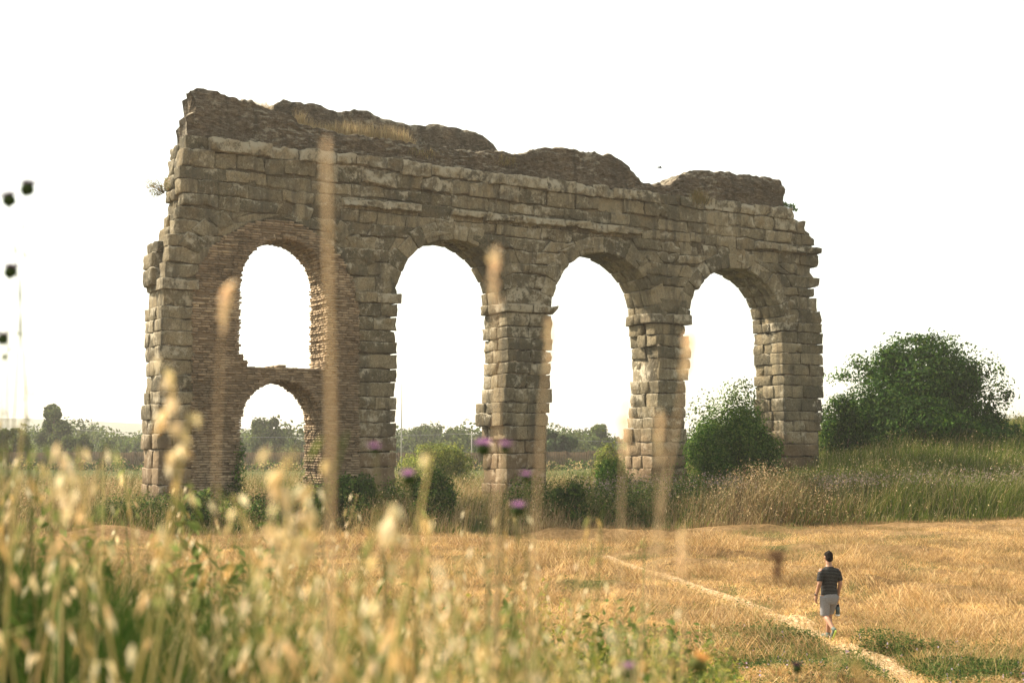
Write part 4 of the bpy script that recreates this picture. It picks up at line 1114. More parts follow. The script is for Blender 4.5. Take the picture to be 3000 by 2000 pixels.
def wall_plant(name, label, u, t, v, blobs, n, size, cols, stems=0, dry=0):
    p = tuft(u, t, v); o = add(name, None, loc=p, label=label, cat='plant')
    V, T, C = crown_leaves(blobs, n, size, cols, shell=0.1, seed=33); mb = MB(); mb.add(V, T, None, C); add('foliage', mb.mesh('foliage'), M['leaf'], o)
    tb = MB()
    for b in blobs:
        V, T, Q = limb((0, 0, 0), b[:3], .02, .005, 5, .1, 5); tb.add(V, T, Q)
    for _ in range(stems):
        e_ = np.array([-R(.3, 1.1), R(-.5, .3), R(.1, .8)]); V, T, Q = limb((0, 0, 0), e_, .008, .003, 5, .1, 4); tb.add(V, T, Q)
    add('stem', tb.mesh('stem'), M['bark'], o)
ul, vl = W(482, 540)
wall_plant('wall_weed', 'dry green weed sprouting from the left end of the wall', ul + .25, .9, vl - .2, [(-.15, 0, .2, .25, .25, .35), (.1, 0, .45, .2, .2, .35), (-.4, 0, -.05, .3, .2, .25), (-.5, -.1, .3, .3, .2, .3)], 600, .07, [(.16, .18, .05), (.24, .2, .08), (.3, .2, .1)], 26)
ur, vr = W(2310, 600)
wall_plant('wall_weed', 'leafy green sprig growing from the right end of the wall top', ur - .1, .5, vr - .1, [(.2, 0, .15, .25, .2, .2), (.55, 0, .1, .25, .2, .18), (.75, 0, -.1, .2, .15, .12), (.05, 0, .25, .15, .15, .12)], 330, .12, LAUR)
ui, vi = W(690, 1330)
wall_plant('ivy', 'dark ivy at the foot of the low brick opening', UO['l'] - .05, -.25, 2.6, [(0, 0, 0, .35, .2, .7), (.1, .1, .8, .25, .2, .5), (-.1, 0, -.7, .5, .3, .6)], 900, .1, BRAM)

# ------------------------------------------------------------------ the walker
def loft(rings, n=24):
    """rings: (cx, cy, cz, rx, ry); closed elliptic loft along z-ish"""
    th = np.arange(n) * 2 * math.pi / n; V = []
    for cx, cy, cz, rx, ry in rings: V.append(np.stack([cx + rx * np.cos(th), cy + ry * np.sin(th), np.full(n, cz)], 1))
    m = len(rings); V = np.concatenate(V + [[rings[0][:3]], [rings[-1][:3]]])
    Q = [(i * n + j, i * n + (j + 1) % n, (i + 1) * n + (j + 1) % n, (i + 1) * n + j) for i in range(m - 1) for j in range(n)]
    T = [(m * n, (j + 1) % n, j) for j in range(n)] + [(m * n + 1, (m - 1) * n + j, (m - 1) * n + (j + 1) % n) for j in range(n)]
    return V, T, Q
def chain(pts, rad, k=12):
    """rounded tapering limb through joints"""
    P = np.array(pts, float); Rr = np.array(rad, float)
    t = np.linspace(0, len(P) - 1, (len(P) - 1) * 5 + 1); i = np.minimum(t.astype(int), len(P) - 2); f = (t - i)[:, None]
    C = P[i] * (1 - f) + P[i + 1] * f; rr_ = Rr[i] * (1 - f[:, 0]) + Rr[i + 1] * f[:, 0]
    d0 = C[0] - C[1]; d0 /= np.linalg.norm(d0); d1 = C[-1] - C[-2]; d1 /= np.linalg.norm(d1)
    C = np.concatenate([[C[0] + d0 * rr_[0] * .9], [C[0] + d0 * rr_[0] * .6], C, [C[-1] + d1 * rr_[-1] * .6], [C[-1] + d1 * rr_[-1] * .9]])
    rr_ = np.concatenate([[rr_[0] * .35], [rr_[0] * .8], rr_, [rr_[-1] * .8], [rr_[-1] * .35]])
    return tube(C, rr_, k)
def ellipsoid(c, r, n=14, m=9):
    V = []; c = np.array(c)
    for i in range(m + 1):
        ph = math.pi * i / m
        for j in range(n):
            a = 2 * math.pi * j / n; V.append(c + np.array(r) * [math.sin(ph) * math.cos(a), math.sin(ph) * math.sin(a), math.cos(ph)])
    return V, [], [(i * n + j, (i + 1) * n + j, (i + 1) * n + (j + 1) % n, i * n + (j + 1) % n) for i in range(m) for j in range(n)]
def fused(name, pieces, voxel, smooth_it=4):
    mb = MB()
    for p in pieces: mb.add(p[0], p[1], p[2])
    o = bpy.data.objects.new('tmp', mb.mesh('tmp')); COL.objects.link(o)
    r_ = o.modifiers.new('r', 'REMESH'); r_.mode = 'VOXEL'; r_.voxel_size = voxel
    s_ = o.modifiers.new('s', 'SMOOTH'); s_.factor = .5; s_.iterations = smooth_it
    dg = bpy.context.evaluated_depsgraph_get(); me = bpy.data.meshes.new_from_object(o.evaluated_get(dg))
    bpy.data.objects.remove(o); me.name = name
    me.polygons.foreach_set('use_smooth', np.ones(len(me.polygons), bool)); return me

hip = {1: (.095, 0, .90), -1: (-.095, 0, .90)}
knee = {1: (.10, .20, .50), -1: (-.095, .03, .49)}
ank = {1: (.09, .27, .10), -1: (-.085, -.29, .26)}
ball = {1: (.10, .42, .03), -1: (-.085, -.225, .06)}
toe = {1: (.105, .50, .03), -1: (-.085, -.16, .025)}
sho = {1: (.178, -.01, 1.385), -1: (-.178, -.01, 1.385)}
elb = {1: (.235, -.03, 1.13), -1: (-.245, -.05, 1.13)}
wri = {1: (.225, .06, .87), -1: (-.265, .06, .885)}
pp = []
pp.append(loft([(0, .0, .80, .10, .09), (0, 0, .86, .165, .11), (0, 0, .95, .165, .115), (0, .01, 1.05, .15, .10), (0, .01, 1.2, .165, .11), (0, 0, 1.33, .18, .115), (0, -.005, 1.40, .155, .09), (0, -.01, 1.45, .09, .07), (0, 0, 1.5, .062, .062)]))
pp.append(chain([(0, -.005, 1.46), (0, .01, 1.56)], [.062, .058]))
pp.append(ellipsoid((0, .02, 1.665), (.076, .095, .112))); pp.append(ellipsoid((0, .05, 1.60), (.058, .065, .06)))
pp.append(ellipsoid((0, .115, 1.645), (.014, .02, .022)))
for sd in (1, -1):
    pp.append(ellipsoid((sd * .079, .015, 1.655), (.014, .025, .034), 10, 7))
    pp.append(chain([sho[sd], elb[sd], wri[sd]], [.058, .044, .029]))
    pp.append(chain([hip[sd], knee[sd]], [.088, .058])); 
    kn, an = np.array(knee[sd]), np.array(ank[sd]); calf = kn * .68 + an * .32 + np.array([0, -.022, 0])
    pp.append(chain([kn, calf, an], [.057, .06, .036]))
    pp.append(chain([an, ball[sd], toe[sd]], [.036, .036, .026]))
    w_ = np.array(wri[sd]); palm = w_ + np.array([0, .015, -.09])
    pp.append(chain([w_, w_ + [0, .008, -.05], palm], [.027, .034, .03]))
    for f, (dy, ln) in enumerate(((.030, .072), (.010, .08), (-.010, .076), (-.028, .06))):
        b0 = palm + [0, dy, -.005]; inn = -sd
        p1 = b0 + [inn * .006, .004, -ln * .5]; p2 = b0 + [inn * (.03 if sd == -1 else .045), .006, -ln * (.85 if sd == -1 else .6)]
        pp.append(chain([b0, p1, p2], [.0095, .009, .008], 8))
    th0 = w_ + [0, .03, -.045]; pp.append(chain([th0, th0 + [-sd * .012, .03, -.03], th0 + [-sd * .022, .038, -.06]], [.012, .011, .009], 8))
man_p = field_pt(2432, 1878); MR = math.radians(16)
man = add('person', None, loc=(man_p[0], man_p[1], gz(*man_p) + .03), rotz=MR, label='man in dark striped t-shirt and grey shorts walking away along the path', cat='person')
man.scale = (.955, .955, .955)
M['skin'] = plain('skin', (0.36, 0.2, 0.13), 0.55, 0.3, 20, .08)
add('body', fused('body', pp, .0075, 3), M['skin'], man)
# hair
hp = [ellipsoid((0, .005, 1.695), (.086, .10, .098)), ellipsoid((0, -.035, 1.645), (.076, .066, .085))]
hm = fused('hair', hp, .008, 2)
co = np.zeros(len(hm.vertices) * 3); hm.vertices.foreach_get('co', co); co = co.reshape(-1, 3)
d = vn(co, 45, 3) * .006 + vn(co, 20, 4) * .005; co += (co - [0, .01, 1.66]) / np.linalg.norm(co - [0, .01, 1.66], axis=1, keepdims=True) * d[:, None]
hm.vertices.foreach_set('co', co.ravel()); add('hair', hm, plain('hair', (0.014, 0.010, 0.008), .85, .08, 60, .4, .005), man)
# t-shirt
tp = [loft([(0, .005, .865, .182, .128), (0, .005, .93, .18, .126), (0, .012, 1.05, .172, .122), (0, .01, 1.2, .184, .128), (0, 0, 1.32, .196, .13), (0, -.005, 1.39, .172, .108), (0, -.01, 1.435, .125, .088), (0, -.005, 1.475, .076, .072)], 32)]
for sd in (1, -1):
    s0, e0 = np.array(sho[sd]), np.array(elb[sd]); end = s0 + (e0 - s0) * .80
    P = np.array([s0 + [-sd * .06, 0, .0], s0 + [-sd * .02, 0, -.005], s0 + (e0 - s0) * .25 + [sd * .004, 0, 0], s0 + (e0 - s0) * .55 + [sd * .006, 0, 0], end + [sd * .008, 0, 0]])
    tp.append(tube(P, [.06, .068, .067, .064, .062], 16))
M['shirt'] = None
def shirt_mat():
    m, nt, N, L, B = new_mat('striped_jersey'); tc = N.new('ShaderNodeTexCoord'); sep = N.new('ShaderNodeSeparateXYZ'); L.new(tc.outputs['Object'], sep.inputs[0])
    wv = mathn(nt, 'FRACT', mathn(nt, 'MULTIPLY', mathn(nt, 'ADD', sep.outputs[2], mathn(nt, 'MULTIPLY', noise(nt, tc.outputs['Object'], 6, 2), .012)), 1 / .0285))
    st = mathn(nt, 'LESS_THAN', wv, .3)
    L.new(mix(nt, st, (0.012, 0.012, 0.013), (0.10, 0.098, 0.092)), B.inputs['Base Color']); B.inputs['Roughness'].default_value = .95; B.inputs['Specular IOR Level'].default_value = .1
    L.new(bump(nt, noise(nt, tc.outputs['Object'], 9, 3), .5, .03), B.inputs['Normal']); return m
add('t_shirt', fused('t_shirt', tp, .009, 3), shirt_mat(), man)
sp_ = [loft([(0, 0, .72, .15, .10), (0, 0, .78, .172, .124), (0, -.005, .86, .178, .13), (0, 0, .93, .172, .122)], 28)]
for sd in (1, -1):
    h0, k0 = np.array(hip[sd]), np.array(knee[sd])
    P = [h0 + [0, -.005, -.02], h0 + (k0 - h0) * .3, h0 + (k0 - h0) * .6, h0 + (k0 - h0) * (.93 if sd == 1 else 1.0)]
    sp_.append(tube(P, [.11, .108, .1, .09], 18))
add('shorts', fused('shorts', sp_, .009, 3), plain('grey_marl', (0.23, 0.228, 0.235), .95, .1, 60, .2, .01), man)
for sd in (1, -1):
    a, bq, tq = (np.array(x[sd]) for x in (ank, ball, toe)); up = np.array([0, 0, 1.0])
    heel = a + (np.array([0, -.05, -.055]) if sd == 1 else np.array([0, -.065, -.01]))
    q = [chain([heel, (heel + bq) / 2 + (0, 0, .005), bq, tq], [.04, .044, .048, .036]), chain([a + (0, 0, .0), (a + heel) / 2], [.044, .045])]
    so = add('shoe', fused('shoe', q, .007, 2), plain('trainer', (0.09, 0.12, 0.10), .7, .3, 30, .4), man)
    if sd == 1: dn = np.array([0, 0, -.036]); 
    else: dn = np.array([0, -.042, -.018])
    add('sole', fused('sole', [chain([heel + dn, bq + dn * .8, tq + dn * .5], [.02, .024, .02])], .007, 2), plain('lime_sole', (0.45, 0.6, 0.12), .6, .3, 20, .15), so)
V, T, Q = tube([np.array(wri[-1]) + [-.002, -.008, .045], np.array(wri[-1]) + [0, -.002, .015]], [.036, .036], 14); mb = MB(); mb.add(V, T, Q)
add('wristwatch', mb.mesh('wristwatch', True), plain('black_strap', (.02, .02, .022), .5), man)
# bottle hanging from his right hand
wr = np.array(wri[1]) + [0, .02, -.17]; bo = Matrix.Rotation(MR, 4, 'Z') @ (Vector(wr) * .955) + man.location
btl = add('water_bottle', None, loc=bo, rotz=MR, label='dark water bottle with white base hanging from the walking man\'s hand', cat='bottle')
def part_tube(name, pts, rad, mat, par, k=16):
    V, T, Q = tube(pts, rad, k); mb = MB(); mb.add(V, T, Q); return add(name, mb.mesh(name, True), mat, par)
part_tube('body', [(0, 0, -.195), (0, 0, -.19), (0, 0, -.06), (0, 0, -.045)], [.04, .042, .042, .034], plain('smoked_plastic', (.06, .085, .085), .2, .5, 9, .3), btl)
part_tube('cap', [(0, 0, -.044), (0, 0, -.04), (0, 0, -.01), (0, 0, -.004)], [.03, .037, .037, .028], plain('black_cap', (.012, .012, .013), .5), btl)
part_tube('base', [(0, 0, -.225), (0, 0, -.22), (0, 0, -.196)], [.036, .042, .042], plain('white_plastic', (.8, .8, .78), .4), btl)
th = np.linspace(0, math.pi, 10); part_tube('carry_loop', [(math.cos(a) * .022, 0, -.008 + math.sin(a) * .03) for a in th], [.006] * 10, plain('loop', (.015, .015, .015), .6), btl, 8)

# ------------------------------------------------------------------ foreground: wild oats and weeds close to the lens
STRAWC = [(0.76, 0.63, 0.40), (0.68, 0.53, 0.29), (0.84, 0.74, 0.53), (0.56, 0.39, 0.17)]
STEMC = [(0.42, 0.36, 0.13), (0.24, 0.27, 0.08), (0.52, 0.42, 0.2), (0.12, 0.17, 0.05)]
def spikelet(mb, p, d, L_, w, col):
    d = d / np.linalg.norm(d); a = np.cross(d, rng.normal(size=3)); a /= np.linalg.norm(a); b = np.cross(d, a)
    m = p + d * L_ * .4; e_ = p + d * L_
    for q in (a, b):
        mb.add([p, m + q * w * .5, e_, m - q * w * .5], [(0, 1, 2), (0, 2, 3)], None, col)
def oat(h, nsp, green, panicle=.32, spl=.03):
    """wild oat: stem, long leaves, nodding spikelets on thin branches"""
    mb = MB(); lx, ly = rng.normal(0, .10, 2); nod = R(.04, .16); na = R(0, 6.28)
    f = np.linspace(0, 1, 7)
    P = np.stack([lx * h * f ** 1.6 + nod * np.cos(na) * np.clip(f - .7, 0, 1) ** 1.5 * 3, ly * h * f ** 1.6 + nod * np.sin(na) * np.clip(f - .7, 0, 1) ** 1.5 * 3, h * f], 1)
    sc_ = pick([(0.07, 0.115, 0.025), (0.11, 0.15, 0.04)] if green else STEMC, 1)[0]
    V, T, Q = tube(P, np.linspace(.0036, .0013, 7), 3, False); mb.add(V, None, Q, sc_)
    at_ = lambda t: np.array([np.interp(t, f, P[:, k]) for k in range(3)])
    for i in range(nsp):
        t = 1 - panicle * (i + R(0, 1)) / nsp; p0 = at_(t); a = R(0, 6.28); ln = R(.008, .05) * (.5 + .8 * (1 - t) / panicle)
        p1 = p0 + np.array([math.cos(a) * ln, math.sin(a) * ln, ln * .35]); sd = np.array([math.cos(a) * .4, math.sin(a) * .4, -R(.5, 1.2)])
        mb.add([p0 - [0, 0, .0008], p0 + [0, 0, .0008], p1], [(0, 1, 2)], None, sc_)
        spikelet(mb, p1, sd, spl * R(.7, 1.25), spl * R(.18, .3), pick(STRAWC if rng.random() > (.35 if green else .06) else [(0.3, 0.33, 0.12)], 1, .12)[0])
    for i in range(rng.integers(2, 5)):
        t = R(.12, .62); p0 = at_(t); a = R(0, 6.28); ln = R(.2, .5); w = R(.004, .009)
        d = np.array([math.cos(a), math.sin(a), 0]); s_ = np.array([-d[1], d[0], 0]) * w
        q1 = p0 + d * ln * .35 + [0, 0, ln * .5]; q2 = p0 + d * ln * .8 + [0, 0, ln * R(.1, .55)]
        mb.add([p0 - s_ * .5, p0 + s_ * .5, q1 + s_ * .5, q1 - s_ * .5, q2], [(0, 1, 2), (0, 2, 3), (3, 2, 4)], None, pick([(0.06, 0.105, 0.022), (0.11, 0.15, 0.035)] if (green or rng.random() < .5) else [(0.5, 0.4, 0.19), (0.4, 0.3, 0.12)], 1)[0])
    return np.concatenate(mb.V), np.concatenate(mb.T), (np.concatenate(mb.Q) if mb.Q else None), np.concatenate(mb.C)
def weed(h, cols, nl, size, br=5):
    """branching leafy weed"""
    mb = MB(); P = [np.array([0, 0, 0.]), np.array([R(-.05, .05), R(-.05, .05), h * .5]), np.array([R(-.1, .1), R(-.1, .1), h])]
    V, T, Q = tube(P, [.004, .003, .001], 3, False); c0 = pick(cols, 1)[0]; mb.add(V, None, Q, c0)
    tips = [P[2]]
    for i in range(br):
        t = R(.3, .85); p0 = P[2] * t; a = R(0, 6.28); p1 = p0 + np.array([math.cos(a) * .12, math.sin(a) * .12, R(.1, .25)]) * h; V, T, Q = tube([p0, (p0 + p1) / 2 - [0, 0, .01], p1], [.002, .0015, .0008], 3, False); mb.add(V, None, Q, c0); tips.append(p1)
    tips = np.array(tips); i = rng.integers(0, len(tips), nl); f = R(.35, 1.05, nl)[:, None]
    Pn = tips[i] * f + R(-.02, .02, (nl, 3)) * h; V, T, C = leaves(Pn, rng.normal(size=(nl, 3)) + [0, 0, .5], R(.6, 1.4, nl) * size, pick(cols, nl), .4); mb.add(V, T, None, C)
    return np.concatenate(mb.V), np.concatenate(mb.T), np.concatenate(mb.Q), np.concatenate(mb.C)
def place(mb, var, x, y, z, sc_, rz):
    V, T, Q, C = var; n = len(x); c, s_ = np.cos(rz), np.sin(rz)
    W_ = V[None] * sc_[:, None, None]; X = W_[..., 0] * c[:, None] - W_[..., 1] * s_[:, None] + x[:, None]; Y = W_[..., 0] * s_[:, None] + W_[..., 1] * c[:, None] + y[:, None]; Z = W_[..., 2] + z[:, None]
    o_ = np.arange(n)[:, None, None] * len(V)
    C2 = np.clip(np.tile(C[None], (n, 1, 1)) * R(.85, 1.15, (n, 1, 1)), 0, 1)
    mb.add(np.stack([X, Y, Z], -1).reshape(-1, 3), (T[None] + o_).reshape(-1, 3), (Q[None] + o_).reshape(-1, 4) if Q is not None else None, C2.reshape(-1, 3))
TOPX = [-400, 0, 250, 500, 750, 950, 1200, 1500, 1750, 2000, 2200, 2350, 2600]
TOPY = [1270, 1290, 1340, 1400, 1430, 1500, 1560, 1620, 1700, 1760, 1850, 1960, 2080]
def foreground():
    mb = MB()
    ov = [oat(1.0, rng.integers(5, 15), g) for g in [0, 0, 1, 0, 1, 0, 0, 1, 0, 1]]
    nc = 105; cpx = np.where(rng.random(nc) < .6, R(-300, 1100, nc), R(700, 2150, nc)); cpx[80:] = R(-1900, -300, 25); cd = 1.75 + 3.8 * rng.random(nc) ** 1.15
    ci = rng.integers(0, nc, 245); n = len(ci); ctop = rng.normal(0, 90, nc)[ci]
    px = cpx[ci] + rng.normal(0, 60, n); d = np.clip(cd[ci] + rng.normal(0, .18, n), 1.35, 7)
    keep = rng.random(n) < np.interp(px, [-400, 900, 1600, 2000, 2250], [1, .95, .8, .5, .12]); px, d, ctop = px[keep], d[keep], ctop[keep]; n = len(px)
    x = (px - 1500) / FPX * d; z = ground(x, d)
    py = np.interp(px, TOPX, TOPY) + np.abs(rng.normal(0, 1, n)) * np.interp(px, [0, 450, 800, 1200], [70, 90, 190, 230]) - 40 + ctop * np.interp(px, [300, 800], [.6, 1])
    h = np.clip(CAMH - (py - 1300) / FPX * d - z, .35, 1.5)
    # golden thicket low in the middle
    m = 150; qx = R(750, 2000, m); qd = 1.5 + 2.6 * rng.random(m); q_x = (qx - 1500) / FPX * qd; qz = ground(q_x, qd); qy = np.interp(qx, TOPX, TOPY) + 90 + np.abs(rng.normal(0, 150, m))
    px, d, x, z = np.concatenate([px, qx]), np.concatenate([d, qd]), np.concatenate([x, q_x]), np.concatenate([z, qz]); h = np.concatenate([h, np.clip(CAMH - (qy - 1300) / FPX * qd - qz, .35, 1.5)]); n = len(px)
    vi_ = rng.integers(0, len(ov), n)
    for k, v_ in enumerate(ov):
        i = vi_ == k
        place(mb, v_, x[i], d[i], z[i], h[i], R(0, 6.28, i.sum()))
    return mb
fg = foreground()
add('wild_oat_meadow', fg.mesh('meadow'), M['straw'], kind='stuff', label='blurred wild oats and tall dry grass close to the camera', cat='grass')
def weeds_mid():
    mb = MB(); YG = [(0.3, 0.31, 0.05), (0.4, 0.38, 0.07), (0.2, 0.23, 0.04), (0.45, 0.38, 0.11)]
    wv = [weed(1.0, YG, 170, .028, 8) for _ in range(4)] + [weed(1.0, [(0.1, 0.14, 0.035), (0.15, 0.19, 0.05)], 140, .06) for _ in range(3)]
    n = 330; px = np.where(rng.random(n) < .5, R(1650, 2420, n), R(-350, 2420, n)); d = R(4.5, 17, n); x = (px - 1500) / FPX * d; z = ground(x, d)
    k = rng.random(n) < np.interp(px, [0, 1200, 1800, 2250, 2420], [.6, .6, .9, .7, .2]); px, d, x, z = px[k], d[k], x[k], z[k]; n = len(px)
    py = np.interp(px, TOPX, TOPY) + 60 + np.abs(rng.normal(0, 150, n)); h = np.clip(CAMH - (py - 1300) / FPX * d - z, .3, 1.3)
    vi_ = rng.integers(0, len(wv), n); vi_ = np.where((px < 900) & (vi_ < 4), 4 + vi_ % 3, vi_)
    for k_, v_ in enumerate(wv):
        i = vi_ == k_; place(mb, v_, x[i], d[i], z[i], h[i], R(0, 6.28, i.sum()))
    # grass blades filling the slope
    n = 8000; px = R(-350, 2350, n); d = 2.0 + 14 * rng.random(n); x = (px - 1500) / FPX * d; z = ground(x, d)
    k = rng.random(n) < np.interp(px, [0, 1500, 2100, 2350], [1, .9, .6, .15]); px, d, x, z = px[k], d[k], x[k], z[k]; n = len(px)
    py = np.interp(px, TOPX, TOPY) + 130 + np.abs(rng.normal(0, 200, n)); h = np.clip(CAMH - (py - 1300) / FPX * d - z, .2, 1.1)
    gcol = np.where((rng.random(n) < np.interp(px, [0, 700, 1500, 2300], [.85, .5, .3, .5]))[:, None], pick([(0.05, 0.095, 0.018), (0.1, 0.145, 0.03), (0.03, 0.06, 0.012)], n), pick([(0.5, 0.38, 0.17), (0.42, 0.3, 0.11), (0.6, 0.48, 0.25)], n))
    V, T, C = blades(x, d, z, h, R(.003, .008, n), R(.1, .55, n), R(0, 6.28, n), gcol * (1 + .4 * vn2(x * 2, d, .9, 66))[:, None].clip(.5, 1.5), .8); mb.add(V, T, None, C)
    # dense grass low on the left, its shade put into darker greens
    n = 70000; px = R(-1500, 1000, n); d = R(3.0, 15, n); x = (px - 1500) / FPX * d; z = ground(x, d); k = rng.random(n) < np.interp(px, [0, 450, 1000], [1, .8, .15]); px, d, x, z = px[k], d[k], x[k], z[k]; n = len(px)
    py = np.interp(px, [-350, 0, 400, 1000], [1400, 1480, 1640, 1820]) + np.abs(rng.normal(0, 170, n)); h = np.clip(CAMH - (py - 1300) / FPX * d - z, .2, 1.2)
    V, T, C = blades(x, d, z, h, R(.004, .010, n), R(.05, .4, n), R(0, 6.28, n), pick([(0.025, 0.055, 0.010), (0.04, 0.08, 0.014), (0.08, 0.115, 0.025), (0.015, 0.036, 0.008)], n), .8); mb.add(V, T, None, C)
    return mb.mesh('slope_weeds')
add('slope_weeds', weeds_mid(), M['grass'], kind='stuff', label='yellow green weeds and grass on the slope below the camera', cat='weeds')

# single plants that stand out of the mass
def fg_stem(name, label, cat, tip, low, d, r, col, head=None, seg=8):
    """stem from the ground up to tip pixel, passing pixel low"""
    a = np.array(at(*tip, d)); b = np.array(at(*low, d)); k = (a - b) / max(a[2] - b[2], .01)
    zg = gz(b[0], d); root = b + k * (zg - b[2]) * .6; root[2] = gz(root[0], root[1]) - .02
    o = add(name, None, loc=root, label=label, cat=cat)
    f = np.linspace(0, 1, seg)[:, None]; P = (1 - f) ** 2 * 0 + 2 * f * (1 - f) * ((b - root) * .9 + (a - root) * .1) + f ** 2 * (a - root)
    P = P + (np.sin(f * math.pi * 1.5 + rng.random() * 6) * f * (1 - f)) * np.array([[.03, .02, 0]]); V, T, Q = tube(P, np.linspace(r, r * .35, seg), 6); C = np.tile(pick([col], 1, .05)[0], (len(V), 1)); mb = MB(); mb.add(V, T, Q, C); add('stem', mb.mesh('stem', True), M['straw'], o)
    return o, P
def thistle(label, tip, low, d, hw, purple=(0.42, 0.17, 0.45), dark=(0.05, 0.075, 0.025), tilt=(0, 0)):
    o, P = fg_stem('thistle', label, 'thistle', tip, low, d, .0036, (0.16, 0.15, 0.07))
    e_ = P[-1]; w = hw * d / FPX; ax = np.array([tilt[0], 0, 1.0 + tilt[1]]); ax /= np.linalg.norm(ax)
    mb = MB(); cs = [e_ - ax * w * .9, e_ - ax * w * .6, e_ - ax * w * .1, e_ + ax * w * .35, e_ + ax * w * .6]
    V, T, Q = tube(cs, [w * .25, w * .8, w * .95, w * .75, w * .55], 10); mb.add(V, T, Q, np.tile(pick([dark], 1, .05)[0], (len(V), 1)))
    nb = 60; dd = rng.normal(size=(nb, 3)); dd /= np.linalg.norm(dd, axis=1, keepdims=True); B0 = e_ - ax * w * .2 + dd * w * .75
    V, T, C = leaves(B0, np.cross(dd, rng.normal(size=(nb, 3))), np.full(nb, w * .8), pick([dark], nb), .3); mb.add(V, T, None, C)
    add('flower_base', mb.mesh('flower_base', True), M['leaf'], o)
    mb = MB()
    for _ in range(110):
        q = rng.normal(size=3) * .5; q -= (q @ ax) * ax; tp_ = e_ + ax * w * R(1.0, 1.5) + q * w * 1.3; b0 = e_ + ax * w * .45 + q * w * .6; sd_ = np.cross(ax, rng.normal(size=3)); sd_ *= w * .07 / np.linalg.norm(sd_)
        mb.add([b0 - sd_, b0 + sd_, tp_], [(0, 1, 2)], None, pick([purple], 1, .2)[0])
    add('petals', mb.mesh('petals'), M['leaf'], o)
    n = 5; f = R(.25, .9, n); Pt = np.stack([np.interp(f, np.linspace(0, 1, len(P)), P[:, k]) for k in range(3)], 1) + R(-.02, .02, (n, 3))
    for q_ in range(n):
        mb = MB(); V, T, C = leaves(Pt[q_:q_ + 1], rng.normal(size=(1, 3)), R(.02, .045, 1), pick([(0.1, 0.13, 0.05)], 1), .22); mb.add(V, T, None, C); add('leaf', mb.mesh('leaf'), M['leaf'], o)
    return o
DK = (0.07, 0.025, 0.06)
thistle('thistle with dark round head, topmost against the sky at the left edge', (80, 552), (40, 1000), 3.3, 22, DK)
thistle('thistle head leaning left, second highest against the sky', (26, 585), (50, 800), 3.3, 21, DK, tilt=(-.3, 0))
thistle('thistle head at mid height by the left edge of the sky', (30, 795), (20, 1050), 3.3, 20, DK)
thistle('lowest thistle head against the sky, cut near the left edge', (8, 992), (0, 1150), 3.3, 18, DK)
PU = (0.44, 0.22, 0.43)
thistle('large purple thistle in front of the middle pier', (1416, 1312), (1440, 1700), 2.6, 22, PU)
thistle('small purple thistle just right of the large one on the middle pier', (1478, 1312), (1470, 1700), 2.4, 16, PU)
thistle('purple thistle below the middle pier near the field edge', (1516, 1492), (1500, 1800), 2.5, 19, PU)
thistle('purple thistle at the right foot of the middle pier', (1540, 1398), (1550, 1800), 2.6, 14, PU)
thistle('purple thistle above a cream seed head under the second arch', (1196, 1400), (1210, 1800), 2.4, 20, PU)
thistle('faint purple thistle in front of the pier beside the brick lining', (1098, 1315), (1120, 1700), 2.2, 14, PU)
thistle('purple thistle at the bottom edge of the meadow', (1840, 1965), (1840, 2300), 2.6, 22, PU)
thistle('dark thistle head at the bottom beside the path', (2335, 1955), (2340, 2300), 3.6, 15, DK)

thistle('dried orange flower head in the weeds at the bottom edge', (2045, 1940), (2050, 2200), 2.4, 26, (0.75, 0.42, 0.16), (0.12, 0.13, 0.04), tilt=(.5, 0))
def seed_stem(label, tip, low, d, r, head_len, head_w, col=(0.64, 0.51, 0.33), hcol=(0.82, 0.66, 0.45)):
    o, P = fg_stem('tall_grass_stem', label, 'grass stem', tip, low, d, r, col)
    L_ = head_len * d / FPX; w = head_w * d / FPX; dr = P[-1] - P[-3]; dr /= np.linalg.norm(dr)
    mb = MB()
    for i in range(18):
        f = R(0, 1) ** 1.3; p0 = P[-1] - dr * L_ * 1.5 * f; spikelet(mb, p0 + R(-.25, .25, 3) * w * (1 - .5 * f), dr + rng.normal(size=3) * .4, L_ * .28, w * .4, pick([hcol], 1, .12)[0])
    add('seed_head', mb.mesh('seed_head'), M['straw'], o)
seed_stem('broad blurred straw stem crossing the brick lined arch from top to bottom', (955, 420), (945, 1540), 1.25, .0036, 60, 16)
seed_stem('blurred grass stem with peach seed head inside the second arch, right', (1445, 745), (1440, 1500), 1.5, .0020, 110, 40)
seed_stem('blurred grass stem rising in front of the middle pier', (1618, 950), (1560, 1650), 1.5, .0020, 90, 34)
seed_stem('blurred grass stem below the third arch opening', (1832, 1200), (1830, 1700), 1.6, .0020, 110, 36)
seed_stem('blurred leaning grass stem with round seed head on the fourth pier', (2026, 985), (1935, 1420), 1.5, .0020, 100, 42)
seed_stem('blurred upright grass stem in front of the fourth pier foot', (1930, 1220), (1960, 1900), 1.45, .002, 90, 36)
seed_stem('thin blurred grass stem over the left pier brickwork', (660, 840), (650, 1400), 1.6, .0014, 130, 44)
seed_stem('blurred grass stem at the mown field right of the meadow', (1995, 1560), (1990, 2100), 1.6, .0016, 90, 30)
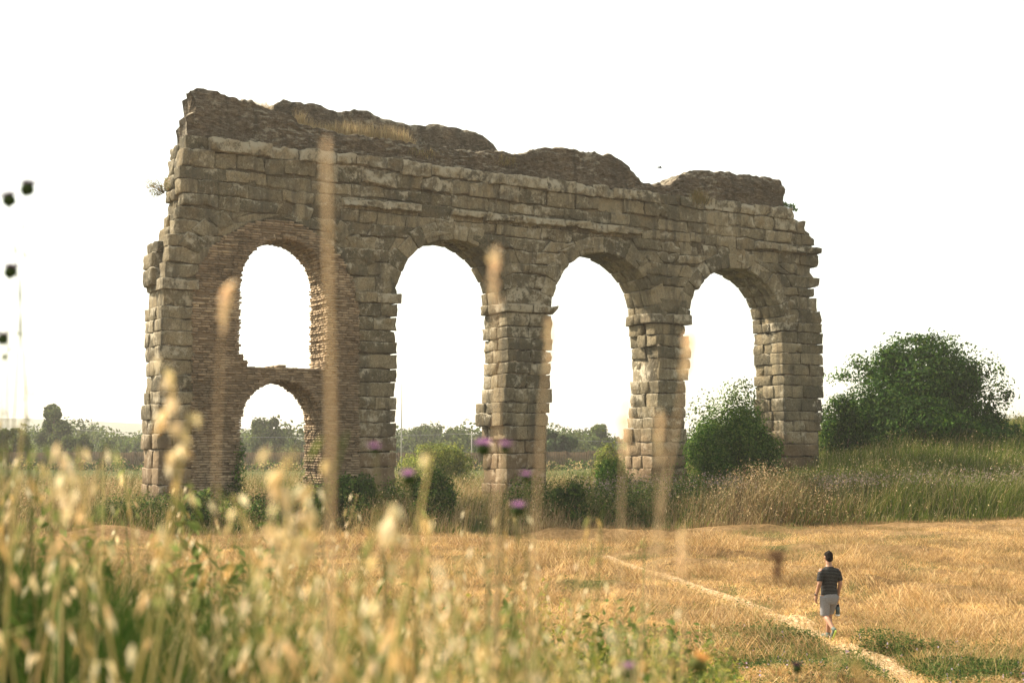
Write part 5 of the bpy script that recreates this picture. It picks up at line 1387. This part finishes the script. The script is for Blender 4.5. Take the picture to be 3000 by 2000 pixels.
seed_stem('blurred brown seed head hanging over the mown field', (2272, 1615), (2320, 2200), 2.2, .0010, 60, 75, (.4, .3, .15), (.12, .07, .05))

def oat_thing(label, tip, low, d, nsp, length, spl):
    o, P = fg_stem('wild_oat', label, 'wild oat', tip, low, d, .0016, (0.5, 0.42, 0.2))
    mb = MB(); L_ = length * d / FPX; dr = P[-1] - P[-3]; dr /= np.linalg.norm(dr); s_ = spl * d / FPX
    for i in range(nsp):
        p0 = P[-1] - dr * L_ * i / nsp + R(-.5, .5, 3) * s_ * .8; spikelet(mb, p0, np.array([R(-.6, .6), R(-.5, .5), -R(.5, 1)]), s_ * R(.8, 1.2), s_ * .36, pick(STRAWC[:3], 1, .1)[0])
    add('spikelets', mb.mesh('spikelets'), M['straw'], o, kind='stuff')
oat_thing('wild oat with chain of pale spikelets before the left end pier', (490, 1055), (560, 1500), 1.9, 22, 300, 62)
oat_thing('nodding wild oat left of the aqueduct', (180, 1310), (260, 1700), 1.9, 14, 180, 55)
oat_thing('wild oat with thin dark spikelets against the sky by the thistles', (140, 760), (60, 1300), 2.6, 9, 420, 32)
oat_thing('wild oat with large cream spikelets before the brick lining', (830, 1350), (800, 1800), 1.7, 24, 260, 62)
oat_thing('wild oat beside the bramble under the brick lining', (905, 1395), (870, 1800), 1.8, 16, 240, 60)
oat_thing('cream oat head among the purple thistles', (1150, 1470), (1160, 1900), 1.8, 10, 110, 60)

# ------------------------------------------------------------------ evening haze
V, Q = box(-5200, 5200, -320, 7200, -4.0, 60.0); mb = MB(); mb.add(V, None, Q)
hm_ = bpy.data.materials.new('haze'); hm_.use_nodes = True; hn = hm_.node_tree.nodes; hn.remove(hn['Principled BSDF'])
pv_ = hn.new('ShaderNodeVolumePrincipled'); pv_.inputs['Color'].default_value = (1, .97, .92, 1); pv_.inputs['Density'].default_value = 0.00035; pv_.inputs['Anisotropy'].default_value = 0.35
hm_.node_tree.links.new(pv_.outputs[0], hn['Material Output'].inputs['Volume'])
add('haze', mb.mesh('haze'), hm_, kind='stuff', label='thin warm evening haze in the air over the whole field', cat='haze')
